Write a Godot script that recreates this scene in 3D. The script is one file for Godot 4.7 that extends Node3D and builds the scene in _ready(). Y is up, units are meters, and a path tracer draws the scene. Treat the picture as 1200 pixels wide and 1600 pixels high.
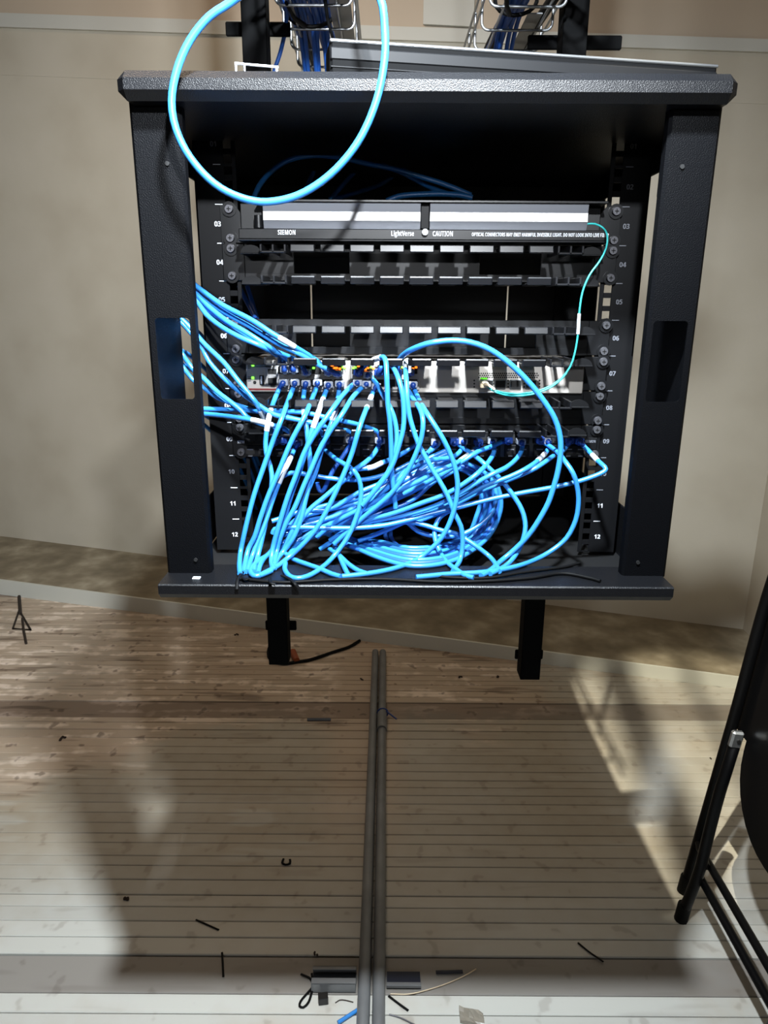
extends Node3D
# A wall rack full of network gear, hung from two struts in a bare plant room.
# World: y up, floor at y = 0, the camera stands over the origin and looks along -z.

const EYE := 1.3            # camera height
const FOCAL := 1110.0       # focal length in pixels of the 1200 x 1600 picture
const RX := 0.042           # x of the middle of the rack
const RAIL := 0.935         # distance of the rail faces
const FRONT := 0.758        # distance of the lid's front
const DECK := 0.302         # how far the base deck lies below the camera
const LAMP := Vector3(0.03, 1.95, -0.40)  # unseen lamp before the rack
const AIM := Vector3(-0.35, -0.70, -0.62)
const CAMERA_LAMP := Vector3(0.10, 1.81, 0.03)       # unseen lamp just above the camera, lights the rack front
const CAMERA_LAMP_AIM := Vector3(-0.26, -0.22, -1.0)
const DOWN := Vector3(0.0, 3.03, -0.23)        # unseen ceiling spot, lights the floor by the chair
const DOWN_AIM := Vector3(0.97, -3.03, -1.57)

var look := Basis()
var taken := {}
var tail := []              # how a cord goes on behind the post, from its last point
var M := {}
var rng := RandomNumberGenerator.new()

# ---------------------------------------------------------------- placing
func at(px: float, py: float, d: float) -> Vector3:      # point at distance d seen in direction (px, py)
	var r: Vector3 = look * Vector3((px - 600.0) / FOCAL, (800.0 - py) / FOCAL, -1.0)
	return Vector3(0, EYE, 0) + r * (d / -r.z)

func on_level(px: float, py: float, h := 0.0) -> Vector3:  # point on a horizontal plane
	var r: Vector3 = look * Vector3((px - 600.0) / FOCAL, (800.0 - py) / FOCAL, -1.0)
	return Vector3(0, EYE, 0) + r * ((h - EYE) / r.y)

func on_plane(px: float, py: float, p: Vector3, n: Vector3) -> Vector3:
	var r: Vector3 = look * Vector3((px - 600.0) / FOCAL, (800.0 - py) / FOCAL, -1.0)
	var o := Vector3(0, EYE, 0)
	return o + r * ((p - o).dot(n) / r.dot(n))

func unit(n: float) -> float:                             # height of the middle of rack unit n
	return EYE - 0.3035 + (12.0 - n) * 0.04445

# ---------------------------------------------------------------- naming
func numbered(called: String) -> String:
	var k: int = taken.get(called, 0)
	taken[called] = k + 1
	return called if k == 0 else "%s_%03d" % [called, k]

func tag(o: Node3D, label: String, category: String, group := "") -> Node3D:
	o.set_meta("label", label)
	o.set_meta("category", category)
	if group:
		o.set_meta("group", group)
	return o

func thing(called: String, label: String, category: String, pos := Vector3.ZERO, group := "") -> Node3D:
	var o := Node3D.new()
	o.name = numbered(called)
	add_child(o, true)
	o.position = pos
	tag(o, label, category, group)
	return o

func mesh_node(called: String, mesh: Mesh, m: Material, parent: Node3D, pos := Vector3.ZERO) -> MeshInstance3D:
	var o := MeshInstance3D.new()
	o.name = numbered(called) if parent == self else called
	o.mesh = mesh
	o.material_override = m
	parent.add_child(o, true)
	var up := Vector3.ZERO
	var q: Node = parent
	while q != self:
		up += (q as Node3D).position
		q = q.get_parent()
	o.position = pos - up            # shapes are given in world coordinates
	return o

func obj(called: String, st: SurfaceTool, m: Material, parent: Node3D = self) -> MeshInstance3D:
	return mesh_node(called, st.commit(), m, parent)

func struct(called: String, st: SurfaceTool, m: Material, label := "") -> MeshInstance3D:
	var o := mesh_node(called, st.commit(), m, self)
	o.set_meta("kind", "structure")
	if label:
		o.set_meta("label", label)
	return o

# ---------------------------------------------------------------- shapes
func mb() -> SurfaceTool:
	var st := SurfaceTool.new()
	st.begin(Mesh.PRIMITIVE_TRIANGLES)
	return st

func tri(st: SurfaceTool, a: Vector3, b: Vector3, c: Vector3, out: Vector3) -> void:
	var n := (b - a).cross(c - a)
	if n.length_squared() < 1e-18:
		return
	n = n.normalized()
	if n.dot(out) < 0.0:
		n = -n
	else:
		var t := b
		b = c
		c = t
	for v in [a, b, c]:
		st.set_normal(n)
		st.set_uv(Vector2(v.x * 0.2 + 0.66, -v.z * 0.2))
		st.add_vertex(v)

func quad(st: SurfaceTool, a: Vector3, b: Vector3, c: Vector3, d: Vector3, out: Vector3) -> void:
	tri(st, a, b, c, out)
	tri(st, a, c, d, out)

# a box with chamfered edges; t turns and places it
func box(st: SurfaceTool, c: Vector3, size: Vector3, k := 0.0, t := Basis()) -> void:
	var h := size * 0.5
	k = minf(k, minf(h.x, minf(h.y, h.z)) * 0.95)
	var ax := [Vector3(1, 0, 0), Vector3(0, 1, 0), Vector3(0, 0, 1)]
	for i in 3:
		var j := (i + 1) % 3
		var l := (i + 2) % 3
		for s in [-1.0, 1.0]:
			var o: Vector3 = ax[i] * h[i] * s
			var u: Vector3 = ax[j] * (h[j] - k)
			var v: Vector3 = ax[l] * (h[l] - k)
			quad(st, c + t * (o - u - v), c + t * (o + u - v), c + t * (o + u + v), c + t * (o - u + v), t * (ax[i] * s))
			if k > 0.0:
				for r in [-1.0, 1.0]:      # edge between face i,s and face j,r
					var a0: Vector3 = ax[i] * h[i] * s + ax[j] * (h[j] - k) * r
					var b0: Vector3 = ax[i] * (h[i] - k) * s + ax[j] * h[j] * r
					var w: Vector3 = ax[l] * (h[l] - k)
					quad(st, c + t * (a0 - w), c + t * (a0 + w), c + t * (b0 + w), c + t * (b0 - w), t * (ax[i] * s + ax[j] * r))
	if k > 0.0:
		for sx in [-1.0, 1.0]:
			for sy in [-1.0, 1.0]:
				for sz in [-1.0, 1.0]:
					tri(st, c + t * Vector3(sx * h.x, sy * (h.y - k), sz * (h.z - k)), c + t * Vector3(sx * (h.x - k), sy * h.y, sz * (h.z - k)), c + t * Vector3(sx * (h.x - k), sy * (h.y - k), sz * h.z), t * Vector3(sx, sy, sz))

func boxm(size: Vector3, k := 0.0) -> ArrayMesh:
	var st := mb()
	box(st, Vector3.ZERO, size, k)
	return st.commit()

# a box whose x, y, z bounds are given (distances d0 < d1 run away from the camera)
func span(st: SurfaceTool, x0: float, x1: float, y0: float, y1: float, d0: float, d1: float, k := 0.0) -> void:
	box(st, Vector3((x0 + x1) / 2, (y0 + y1) / 2, -(d0 + d1) / 2), Vector3(absf(x1 - x0), absf(y1 - y0), absf(d1 - d0)), k)

# smooth path through points
func smooth(p: PackedVector3Array, step := 0.006) -> PackedVector3Array:
	var out := PackedVector3Array()
	for i in p.size() - 1:
		var a := p[maxi(i - 1, 0)]
		var b := p[i]
		var c := p[i + 1]
		var d := p[mini(i + 2, p.size() - 1)]
		var n := clampi(int(b.distance_to(c) / step), 2, 24)
		var l := b.distance_to(c)
		var tb := (c - a) * (l / maxf(l + b.distance_to(a), 1e-5)) if i > 0 else c - b
		var tc := (d - b) * (l / maxf(l + d.distance_to(c), 1e-5)) if i + 2 < p.size() else c - b
		for k in n:
			var t := float(k) / n
			var t2 := t * t
			var t3 := t2 * t
			out.append(b * (2 * t3 - 3 * t2 + 1) + tb * (t3 - 2 * t2 + t) + c * (-2 * t3 + 3 * t2) + tc * (t3 - t2))
	out.append(p[p.size() - 1])
	return out

func tube(st: SurfaceTool, p: PackedVector3Array, r: float, sides := 8, r_end := -1.0, flat := 1.0) -> void:
	if r_end < 0.0:
		r_end = r
	var n := p.size()
	var side := Vector3.ZERO
	var rings := []
	var norms := []
	for i in n:
		var dir := (p[mini(i + 1, n - 1)] - p[maxi(i - 1, 0)]).normalized()
		if side == Vector3.ZERO:
			side = dir.cross(Vector3.UP if absf(dir.y) < 0.9 else Vector3.RIGHT).normalized()
		side = (side - dir * side.dot(dir)).normalized()
		var up := side.cross(dir)
		var ring := PackedVector3Array()
		var nn := PackedVector3Array()
		var rr := lerpf(r, r_end, float(i) / maxf(n - 1, 1))
		for k in sides:
			var a := TAU * k / sides
			var o := side * cos(a) + up * sin(a) * flat
			ring.append(p[i] + o * rr)
			nn.append((side * cos(a) * flat + up * sin(a)).normalized())
		rings.append(ring)
		norms.append(nn)
	for i in n - 1:
		for k in sides:
			var k2 := (k + 1) % sides
			var vs := [[i, k], [i + 1, k], [i + 1, k2], [i, k], [i + 1, k2], [i, k2]]
			var a3: Vector3 = rings[i][k]
			var fl: bool = (rings[i + 1][k] - a3).cross(rings[i + 1][k2] - a3).dot(norms[i][k]) > 0.0
			if fl:
				vs = [[i, k], [i + 1, k2], [i + 1, k], [i, k], [i, k2], [i + 1, k2]]
			for v in vs:
				st.set_normal(norms[v[0]][v[1]])
				st.set_uv(Vector2(float(v[1]) / sides, v[0] * 0.1))
				st.add_vertex(rings[v[0]][v[1]])
	for e in [0, n - 1]:
		var out := (p[0] - p[1]) if e == 0 else (p[n - 1] - p[n - 2])
		for k in range(1, sides - 1):
			tri(st, rings[e][0], rings[e][k], rings[e][k + 1], out)

func rod(st: SurfaceTool, a: Vector3, b: Vector3, r: float, sides := 12, r2 := -1.0) -> void:
	tube(st, PackedVector3Array([a, b]), r, sides, r2)

# a plate: outline in (x, y), thickness along z towards the back from distance d0
func plate(st: SurfaceTool, outline: PackedVector2Array, d0: float, d1: float) -> void:
	var tris := Geometry2D.triangulate_polygon(outline)
	for i in range(0, tris.size(), 3):
		for e in [[d0, Vector3(0, 0, 1)], [d1, Vector3(0, 0, -1)]]:
			tri(st, Vector3(outline[tris[i]].x, outline[tris[i]].y, -e[0]), Vector3(outline[tris[i + 1]].x, outline[tris[i + 1]].y, -e[0]), Vector3(outline[tris[i + 2]].x, outline[tris[i + 2]].y, -e[0]), e[1])
	var sense := -1.0 if Geometry2D.is_polygon_clockwise(outline) else 1.0
	for i in outline.size():
		var a := outline[i]
		var b := outline[(i + 1) % outline.size()]
		var e2 := b - a
		quad(st, Vector3(a.x, a.y, -d0), Vector3(b.x, b.y, -d0), Vector3(b.x, b.y, -d1), Vector3(a.x, a.y, -d1), Vector3(e2.y, -e2.x, 0) * sense)

# any outline of corners in space, given a thickness along n
func slab(st: SurfaceTool, c: PackedVector3Array, n: Vector3, thick: float) -> void:
	var mid := Vector3.ZERO
	for v in c:
		mid += v / c.size()
	for i in range(1, c.size() - 1):
		tri(st, c[0], c[i], c[i + 1], n)
		tri(st, c[0] - n * thick, c[i] - n * thick, c[i + 1] - n * thick, -n)
	for i in c.size():
		var a := c[i]
		var b := c[(i + 1) % c.size()]
		quad(st, a, b, b - n * thick, a - n * thick, (a + b) * 0.5 - mid)

func round_rect(x0: float, x1: float, y0: float, y1: float, r: float, n := 4) -> PackedVector2Array:
	var out := PackedVector2Array()
	for q in [[x1 - r, y1 - r, 0.0], [x0 + r, y1 - r, 90.0], [x0 + r, y0 + r, 180.0], [x1 - r, y0 + r, 270.0]]:
		for k in n + 1:
			var a: float = deg_to_rad(q[2] + 90.0 * k / n)
			out.append(Vector2(q[0] + cos(a) * r, q[1] + sin(a) * r))
	return out

# lettering on a face that looks towards the camera
func letters(called: String, text: String, pos: Vector3, height: float, m: Material, parent: Node3D, bold := false, width := 0.0) -> void:
	var f := SystemFont.new()
	f.font_names = PackedStringArray(["Droid Sans"])
	f.font_weight = 700 if bold else 400
	var t := TextMesh.new()
	t.text = text
	t.font = f
	t.font_size = 48
	t.pixel_size = height / 35.0
	t.depth = 0.0003
	t.curve_step = 2.0
	var o := mesh_node(called, t, m, parent, pos)
	if width > 0.0:
		o.scale.x = width / maxf(t.get_aabb().size.x, 1e-4)

# ---------------------------------------------------------------- materials
func mat(c: Color, rough := 0.6, metal := 0.0) -> StandardMaterial3D:
	var m := StandardMaterial3D.new()
	m.albedo_color = c
	m.roughness = rough
	m.metallic = metal
	return m

func noise_tex(freq: float, size: int, seed_: int, normal := false, ramp: Gradient = null, bump := 4.0, kind := FastNoiseLite.TYPE_SIMPLEX_SMOOTH) -> NoiseTexture2D:
	var n := FastNoiseLite.new()
	n.noise_type = kind
	n.seed = seed_
	n.frequency = freq
	n.fractal_octaves = 4
	var t := NoiseTexture2D.new()
	t.width = size
	t.height = size
	t.seamless = true
	t.noise = n
	t.as_normal_map = normal
	t.bump_strength = bump
	if ramp:
		t.color_ramp = ramp
	return t

func ramp_of(a: Color, b: Color, c: Color) -> Gradient:
	var g := Gradient.new()
	g.set_color(0, a)
	g.set_color(1, c)
	g.add_point(0.5, b)
	return g

func tri_map(m: StandardMaterial3D, per_metre: float, world := true) -> StandardMaterial3D:
	m.uv1_triplanar = true
	m.uv1_world_triplanar = world
	m.uv1_scale = Vector3.ONE * per_metre
	return m

func glow(c: Color, e: float) -> StandardMaterial3D:
	var m := mat(c, 0.5)
	m.emission_enabled = true
	m.emission = c
	m.emission_energy_multiplier = e
	return m

# worn ribbed floor sheets: pale beige with brown dust, scrapes along the ribs and dark specks
func floor_image() -> ImageTexture:
	var size := 1536
	var big := FastNoiseLite.new()
	big.seed = 11
	big.frequency = 0.004
	big.fractal_octaves = 4
	var fine := FastNoiseLite.new()
	fine.seed = 5
	fine.frequency = 0.045
	fine.fractal_octaves = 3
	var streak := FastNoiseLite.new()
	streak.seed = 23
	streak.frequency = 0.022
	streak.fractal_octaves = 3
	var img := Image.create(size, size, false, Image.FORMAT_RGB8)
	var clean := Color(0.755, 0.75, 0.725)
	var dust := Color(0.74, 0.655, 0.57)
	var grime := Color(0.63, 0.575, 0.495)
	var scrape := Color(0.92, 0.85, 0.78)
	var dark := Color(0.20, 0.14, 0.10)
	for y in size:
		var far := float(y) / size * 5.0          # metres in front of the camera
		for x in size:
			var side := (float(x) / size - 0.66) * 5.0
			var b := big.get_noise_2d(x, y)
			var f := fine.get_noise_2d(x, y)
			var s := streak.get_noise_2d(x * 0.30, y * 2.2)
			var worn := smoothstep(1.75, 2.1, far + b * 0.5 - clampf(side - 0.25, 0.0, 0.8) * 1.1)   # the far sheets are dustier
			var c := clean.lerp(grime, clampf(smoothstep(1.1, 1.6, far) * 0.75 * (1.0 - smoothstep(0.5, 0.8, side) * 0.6) + b * 0.35 + f * 0.12, 0.0, 1.0))
			c = c.lerp(dust, clampf(worn * 0.85 + b * 0.25 + f * 0.15 - 0.1, 0.0, 1.0))
			# bare dust beside the conduits
			var lane := (1.0 - smoothstep(0.05, 0.16, absf(side + 0.06))) * smoothstep(1.3, 1.8, far)
			c = c.lerp(dust, lane * 0.7)
			c = c.lerp(scrape, clampf((s + f * 0.45 - 0.10) * 2.6, 0.0, 0.85) * worn * (1.0 - lane))
			c = c.lerp(clean, clampf((s * 0.6 + b - 0.32) * 2.0, 0.0, 0.4) * (1.0 - worn))
			c = c.lerp(dark, clampf((f - 0.45) * 3.0, 0.0, 0.4) * (0.3 + 0.7 * worn))
			c = c.lerp(dark, clampf((-s - 0.40) * 2.2, 0.0, 0.35) * (0.2 + 0.8 * worn))
			img.set_pixel(x, y, c)
	img.generate_mipmaps()
	return ImageTexture.create_from_image(img)

func make_materials() -> void:
	var peel := noise_tex(0.14, 256, 3, true, null, 5.0)
	var black := mat(Color(0.042, 0.045, 0.056), 0.40)
	black.normal_enabled = true
	black.normal_texture = peel
	black.normal_scale = 0.3
	tri_map(black, 17.0)
	black.metallic_specular = 0.42
	M.black = black
	var post := black.duplicate()
	post.albedo_color = Color(0.022, 0.024, 0.032)
	post.roughness = 0.52
	post.metallic_specular = 0.2
	M.post = post
	M.satin = mat(Color(0.055, 0.058, 0.066), 0.33)
	M.dull = mat(Color(0.028, 0.03, 0.036), 0.6)
	M.rail = mat(Color(0.04, 0.042, 0.05), 0.55)
	M.rail.metallic_specular = 0.3
	M.jet = mat(Color(0.02, 0.021, 0.024), 0.8)
	M.jet.metallic_specular = 0.2
	M.finger = mat(Color(0.07, 0.072, 0.082), 0.36)
	M.finger.metallic_specular = 0.42
	M.print = mat(Color(0.85, 0.87, 0.9), 0.6)
	M.print_dim = mat(Color(0.42, 0.43, 0.46), 0.6)
	M.screw = mat(Color(0.42, 0.42, 0.44), 0.35, 0.7)
	M.steel = mat(Color(0.62, 0.63, 0.64), 0.35, 0.9)
	var alu := mat(Color(0.62, 0.635, 0.67), 0.42, 0.8)
	alu.anisotropy_enabled = true
	alu.anisotropy = 0.6
	M.alu = alu
	M.alu_highlight = mat(Color(0.70, 0.70, 0.70), 0.5, 0.3)  # paler metal that carries the highlight of the doors
	M.grey = mat(Color(0.62, 0.60, 0.575), 0.5)
	M.port = mat(Color(0.58, 0.575, 0.57), 0.45)
	M.hole = mat(Color(0.02, 0.02, 0.022), 0.8)
	M.red = mat(Color(0.42, 0.09, 0.09), 0.5)
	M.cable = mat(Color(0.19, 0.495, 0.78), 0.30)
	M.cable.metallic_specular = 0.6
	M.cable_shaded = mat(Color(0.11, 0.33, 0.66), 0.5)  # darker copy of the cord blue, shade painted in
	M.boot = mat(Color(0.08, 0.22, 0.50), 0.4)
	M.plug = mat(Color(0.54, 0.56, 0.60), 0.25)
	M.sleeve = mat(Color(0.74, 0.77, 0.79), 0.55)
	M.sleeve_print = mat(Color(0.25, 0.28, 0.33), 0.6)
	M.aqua = mat(Color(0.18, 0.66, 0.66), 0.4)
	M.beige = mat(Color(0.86, 0.78, 0.66), 0.4)
	M.tie = mat(Color(0.03, 0.03, 0.033), 0.6)
	M.tie.metallic_specular = 0.25
	M.navy = mat(Color(0.06, 0.09, 0.17), 0.6)
	M.chair = mat(Color(0.02, 0.021, 0.026), 0.42)
	M.chair.metallic_specular = 0.3
	M.led_green = glow(Color(0.45, 1.0, 0.25), 3.0)
	M.led_orange = glow(Color(1.0, 0.45, 0.12), 3.0)
	var galv := mat(Color(0.50, 0.505, 0.51), 0.4, 0.25)
	galv.albedo_texture = noise_tex(0.02, 256, 8, false, ramp_of(Color(0.84, 0.84, 0.84), Color(0.93, 0.93, 0.93), Color(1, 1, 1)))
	tri_map(galv, 2.0)
	M.galv = galv
	var wire := mat(Color(0.60, 0.61, 0.62), 0.35, 0.85)
	M.wire = wire
	var wall := mat(Color(0.80, 0.765, 0.70), 0.62)
	wall.albedo_texture = noise_tex(0.008, 512, 2, false, ramp_of(Color(0.91, 0.90, 0.88), Color(0.97, 0.97, 0.96), Color(1, 1, 1)))
	tri_map(wall, 0.5)
	M.wall = wall
	var upper := mat(Color(0.77, 0.70, 0.615), 0.7)
	M.upper = upper
	M.trim = mat(Color(0.80, 0.79, 0.75), 0.5)
	M.lip = mat(Color(0.80, 0.80, 0.76), 0.5)
	var dusty := mat(Color(0.77, 0.745, 0.70), 0.85)
	dusty.albedo_texture = noise_tex(0.011, 512, 9, false, ramp_of(Color(0.58, 0.545, 0.475), Color(0.70, 0.665, 0.59), Color(0.90, 0.875, 0.81)))
	tri_map(dusty, 0.9)
	M.dusty = dusty
	var fl := floor_image()
	for k in 3:
		var g: float = [1.0, 0.975, 0.95][k]
		var f := mat(Color(g, g, g * 0.995), 0.42)
		f.albedo_texture = fl
		M["floor%d" % k] = f
	var seam := mat(Color(0.80, 0.775, 0.765) * 0.9, 0.55)
	seam.albedo_texture = fl
	M.seam = seam
	M.under = mat(Color(0.16, 0.11, 0.08), 0.9)
	M.ceiling = mat(Color(0.17, 0.16, 0.15), 0.9)  # out of view, kept dark to cut bounced light
	M.far_wall = mat(Color(0.20, 0.185, 0.165), 0.9)  # for the unseen walls, dark to limit the bounce

# ---------------------------------------------------------------- the room
func room() -> void:
	# floor sheets: ribs run across, a wider seam strip every 0.98 m
	var slab_st := mb()
	span(slab_st, -3.3, 1.6, -0.12, -0.0215, -2.4, 4.6)
	var fl := struct("floor", slab_st, M.under, "worn ribbed beige floor sheets with brown dust and scrapes")
	var seams := [[0.095, 0.185], [1.08, 1.167], [2.056, 2.155], [3.05, 3.14]]
	var d := -2.3
	var k := 0
	while d < 4.4:
		var wide := 0.037 * rng.randf_range(0.82, 1.22) if d > 0.6 else 0.2
		var seam := false
		for s in seams:
			if d < s[0] and d + wide > s[0] - 0.012:
				wide = s[0] - d
			elif d >= s[0] - 0.0005 and d < s[1] - 0.002:
				wide = s[1] - d
				seam = true
		if wide > 0.004:
			var st := mb()
			var top := (-0.0022 if seam else rng.randf_range(-0.0004, 0.0004))
			var gap := 0.0024 if seam else (rng.randf_range(0.0006, 0.0010) if d < 1.9 else rng.randf_range(0.0010, 0.0020))
			span(st, -3.25, 1.55, -0.02, top, d + gap, d + wide - gap, 0.0016)
			obj("plank", st, M.seam if seam else M["floor%d" % (rng.randi() % 3)], fl)
		d += wide
		k += 1
	# raised plinth along the foot of the wall: pale edge, dusty top
	var a := on_level(0, 928)
	var b := on_level(1165, 1077)
	var dir := (b - a).normalized()
	var a2 := a - dir * 1.9
	var b2 := b + dir * ((1.47 - b.x) / dir.x)
	var ha := 0.074 + (0.03 / a.distance_to(b)) * 1.9
	var hb := 0.044
	var c1 := on_level(0, 838, 0.074)
	var c2 := on_level(1180, 985, 0.044)
	var wd := (c2 - c1)
	wd.y = 0.0
	wd = wd.normalized()
	var w1 := Vector3(c1.x, 0, c1.z) - wd * 1.6
	var w2 := Vector3(c2.x, 0, c2.z) + wd * ((1.47 - c2.x) / wd.x)
	var back := Vector3(0, 0, -0.02)
	var ps := mb()
	var top := PackedVector3Array([a2 + Vector3(0, ha - 0.0015, 0), b2 + Vector3(0, hb - 0.0015, 0), w2 + Vector3(0, hb - 0.0015, 0) + back, w1 + Vector3(0, ha - 0.0015, 0) + back])
	quad(ps, top[0], top[1], top[2], top[3], Vector3.UP)
	quad(ps, a2 + dir * 0.0, b2, top[1], top[0], Vector3(0, 0, 1))
	quad(ps, a2, b2, w2 + back, w1 + back, Vector3.DOWN)
	quad(ps, w1 + back, w2 + back, top[2], top[3], Vector3(0, 0, -1))
	struct("trim_1", ps, M.dusty, "low plinth at the foot of the wall with a dusty brown top")
	var ls := mb()
	var n := Vector3(-dir.z, 0, dir.x)
	if n.z < 0.0:
		n = -n
	var f := n * 0.006
	quad(ls, a2 + f, b2 + f, b2 + f + Vector3(0, hb, 0), a2 + f + Vector3(0, ha, 0), n)
	quad(ls, a2 + f + Vector3(0, ha, 0), b2 + f + Vector3(0, hb, 0), b2 - n * 0.004 + Vector3(0, hb, 0), a2 - n * 0.004 + Vector3(0, ha, 0), Vector3.UP)
	quad(ls, a2, b2, b2 + f, a2 + f, Vector3.DOWN)
	quad(ls, a2 - n * 0.004 + Vector3(0, ha, 0), b2 - n * 0.004 + Vector3(0, hb, 0), b2, a2, -n)
	struct("trim_2", ls, M.lip, "pale painted edge of the low plinth")
	# back wall
	var wn := Vector3(-wd.z, 0, wd.x)
	if wn.z < 0.0:
		wn = -wn
	var up := Vector3(0, 3.1, 0)
	var ws := mb()
	slab(ws, PackedVector3Array([w1, w2 + wd * 0.1, w2 + wd * 0.1 + up, w1 + up]), wn, 0.1)
	struct("wall_back", ws, M.wall, "cream painted wall behind the rack")
	# sloping pale rail on the wall and the strip of sheeting above it
	var edge := func(x: float, y: float) -> Vector3: return on_plane(x, y, w1, wn)
	var p := [edge.call(0, 22), edge.call(1200, 64), edge.call(1200, 84), edge.call(0, 44), edge.call(1200, 163), edge.call(0, 117)]
	var stretch := func(l: Vector3, r: Vector3) -> Array:
		var u := (r - l) / (r.x - l.x)
		return [l + u * (w1.x + 0.02 - l.x), l + u * (1.46 - l.x)]
	var e0: Array = stretch.call(p[0], p[1])
	var e1: Array = stretch.call(p[3], p[2])
	var e2: Array = stretch.call(p[5], p[4])
	var ts := mb()
	slab(ts, PackedVector3Array([e1[0] + wn * 0.018, e1[1] + wn * 0.018, e0[1] + wn * 0.018, e0[0] + wn * 0.018]), wn, 0.0175)
	struct("trim_3", ts, M.trim, "pale sloping rail high on the back wall")
	var ts2 := mb()
	slab(ts2, PackedVector3Array([e2[0] + wn * 0.002, e2[1] + wn * 0.002, e1[1] + wn * 0.002, e1[0] + wn * 0.002]), wn, 0.0018)
	struct("trim_4", ts2, M.wall, "cream panel strip under the sloping rail")
	var us := mb()
	var hi0: Vector3 = Vector3(e0[0].x, 3.1, e0[0].z)
	var hi1: Vector3 = Vector3(e0[1].x, 3.1, e0[1].z)
	slab(us, PackedVector3Array([e0[0] + wn * 0.006, e0[1] + wn * 0.006, hi1 + wn * 0.006, hi0 + wn * 0.006]), wn, 0.0055)
	struct("trim_5", us, M.upper, "buff sheeting above the sloping rail")
	var q0: Vector3 = edge.call(664, 42)
	var q1: Vector3 = edge.call(742, 46)
	var qs := mb()
	slab(qs, PackedVector3Array([q0 + wn * 0.03, q1 + wn * 0.03, Vector3(q1.x, 3.1, q1.z) + wn * 0.03, Vector3(q0.x, 3.1, q0.z) + wn * 0.03]), wn, 0.024)
	struct("trim_6", qs, M.trim, "grey upright strip above the sloping rail")
	# the other walls and the ceiling close the room
	var rs := mb()
	span(rs, 1.47, 1.57, 0.0, 3.1, -2.3, -w2.z + 0.1)
	struct("wall_right", rs, M.wall)
	var lf := mb()
	span(lf, -3.35, -3.25, 0.0, 3.1, -2.3, 4.8)
	struct("wall_left", lf, M.far_wall)
	var fr := mb()
	span(fr, -3.35, 1.57, 0.0, 3.1, -2.4, -2.3)
	struct("wall_front", fr, M.far_wall)
	var cs := mb()
	span(cs, -3.35, 1.57, 3.1, 3.2, -2.4, 4.8)
	struct("ceiling", cs, M.ceiling)

func lamps() -> void:
	# unseen lamp before the rack, placed to throw the rack's shadow on the floor
	var aim := AIM.normalized()
	var t := thing("unseen_front_lamp", "unseen hanging lamp with a cone shade and a white bulb before the rack", "lamp", LAMP - Vector3(0, 0.03, 0))
	var s := SphereMesh.new()
	s.radius = 0.03
	s.height = 0.06
	mesh_node("bulb", s, glow(Color(0.95, 0.98, 1.0), 6.0), t, LAMP)
	var st := mb()
	tube(st, PackedVector3Array([LAMP - aim * 0.034, LAMP - aim * 0.10]), 0.055, 20, 0.02)
	obj("shade", st, M.dull, t)
	st = mb()
	rod(st, LAMP - aim * 0.10, LAMP - aim * 0.15, 0.018)
	obj("lamp_holder", st, M.dull, t)
	st = mb()
	var k0 := LAMP - aim * 0.145
	rod(st, k0, Vector3(k0.x, 3.1, k0.z), 0.003)
	obj("cord", st, M.tie, t)
	# unseen lamp lighting the rack, and unseen ceiling spot lighting the floor
	for e in [["unseen_camera_lamp", "small unseen lamp above the camera lighting the rack front", CAMERA_LAMP, CAMERA_LAMP_AIM], ["unseen_ceiling_spot", "unseen ceiling spot above the rack lid lighting the floor stripes", DOWN, DOWN_AIM]]:
		var to: Vector3 = e[3].normalized()
		var q := thing(e[0], e[1], "lamp", e[2])
		var g := SphereMesh.new()
		g.radius = 0.022
		g.height = 0.044
		mesh_node("bulb", g, glow(Color(0.97, 0.98, 1.0), 4.0), q, e[2])
		var sh := mb()
		tube(sh, PackedVector3Array([e[2] - to * 0.025, e[2] - to * 0.055]), 0.032, 18, 0.015)
		obj("shade", sh, M.dull, q)
		sh = mb()
		var k1: Vector3 = e[2] - to * 0.05
		rod(sh, k1, Vector3(k1.x, 3.1, k1.z), 0.006)
		obj("stem", sh, M.dull, q)
	# unseen pipes under the ceiling, placed to shade the floor in stripes
	for e in [[0.1504, 0.597, 0.11, 0.011, "unseen steel pipe under the ceiling, the thicker of the two"], [0.195, 0.59, 0.14, 0.0035, "unseen thin steel pipe under the ceiling beside the thicker one"]]:
		var pt := mb()
		rod(pt, Vector3(e[0] + (-1.4 - e[1]) * e[2], 2.5, 1.4), Vector3(e[0] + (2.6 - e[1]) * e[2], 2.5, -2.6), e[3], 12)
		tag(obj("unseen_pipe", pt, M.galv), e[4], "pipe")
	# unseen light behind the camera, placed to light the rack front
	var w := thing("unseen_wall_lamp", "unseen long light on the wall behind the camera", "lamp", Vector3(-0.15, 1.71, 2.26))
	st = mb()
	span(st, -0.85, 0.55, 1.71, 1.83, -2.3, -2.24, 0.008)
	obj("body", st, M.trim, w)
	st = mb()
	span(st, -0.83, 0.53, 1.73, 1.81, -2.241, -2.225, 0.006)
	obj("diffuser", st, glow(Color(0.96, 0.98, 1.0), 2.0), w)
	var c := thing("unseen_ceiling_lamp", "unseen square warm light under the ceiling", "lamp", Vector3(-0.8, 3.05, -1.9))  # out of view, placed to light the far floor and wall
	st = mb()
	span(st, -1.2, -0.4, 3.075, 3.1, 1.5, 2.3, 0.004)
	obj("frame", st, M.trim, c)
	st = mb()
	span(st, -1.17, -0.43, 3.066, 3.076, 1.53, 2.27, 0.003)
	obj("diffuser", st, glow(Color(1.0, 0.88, 0.74), 0.8), c)

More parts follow.
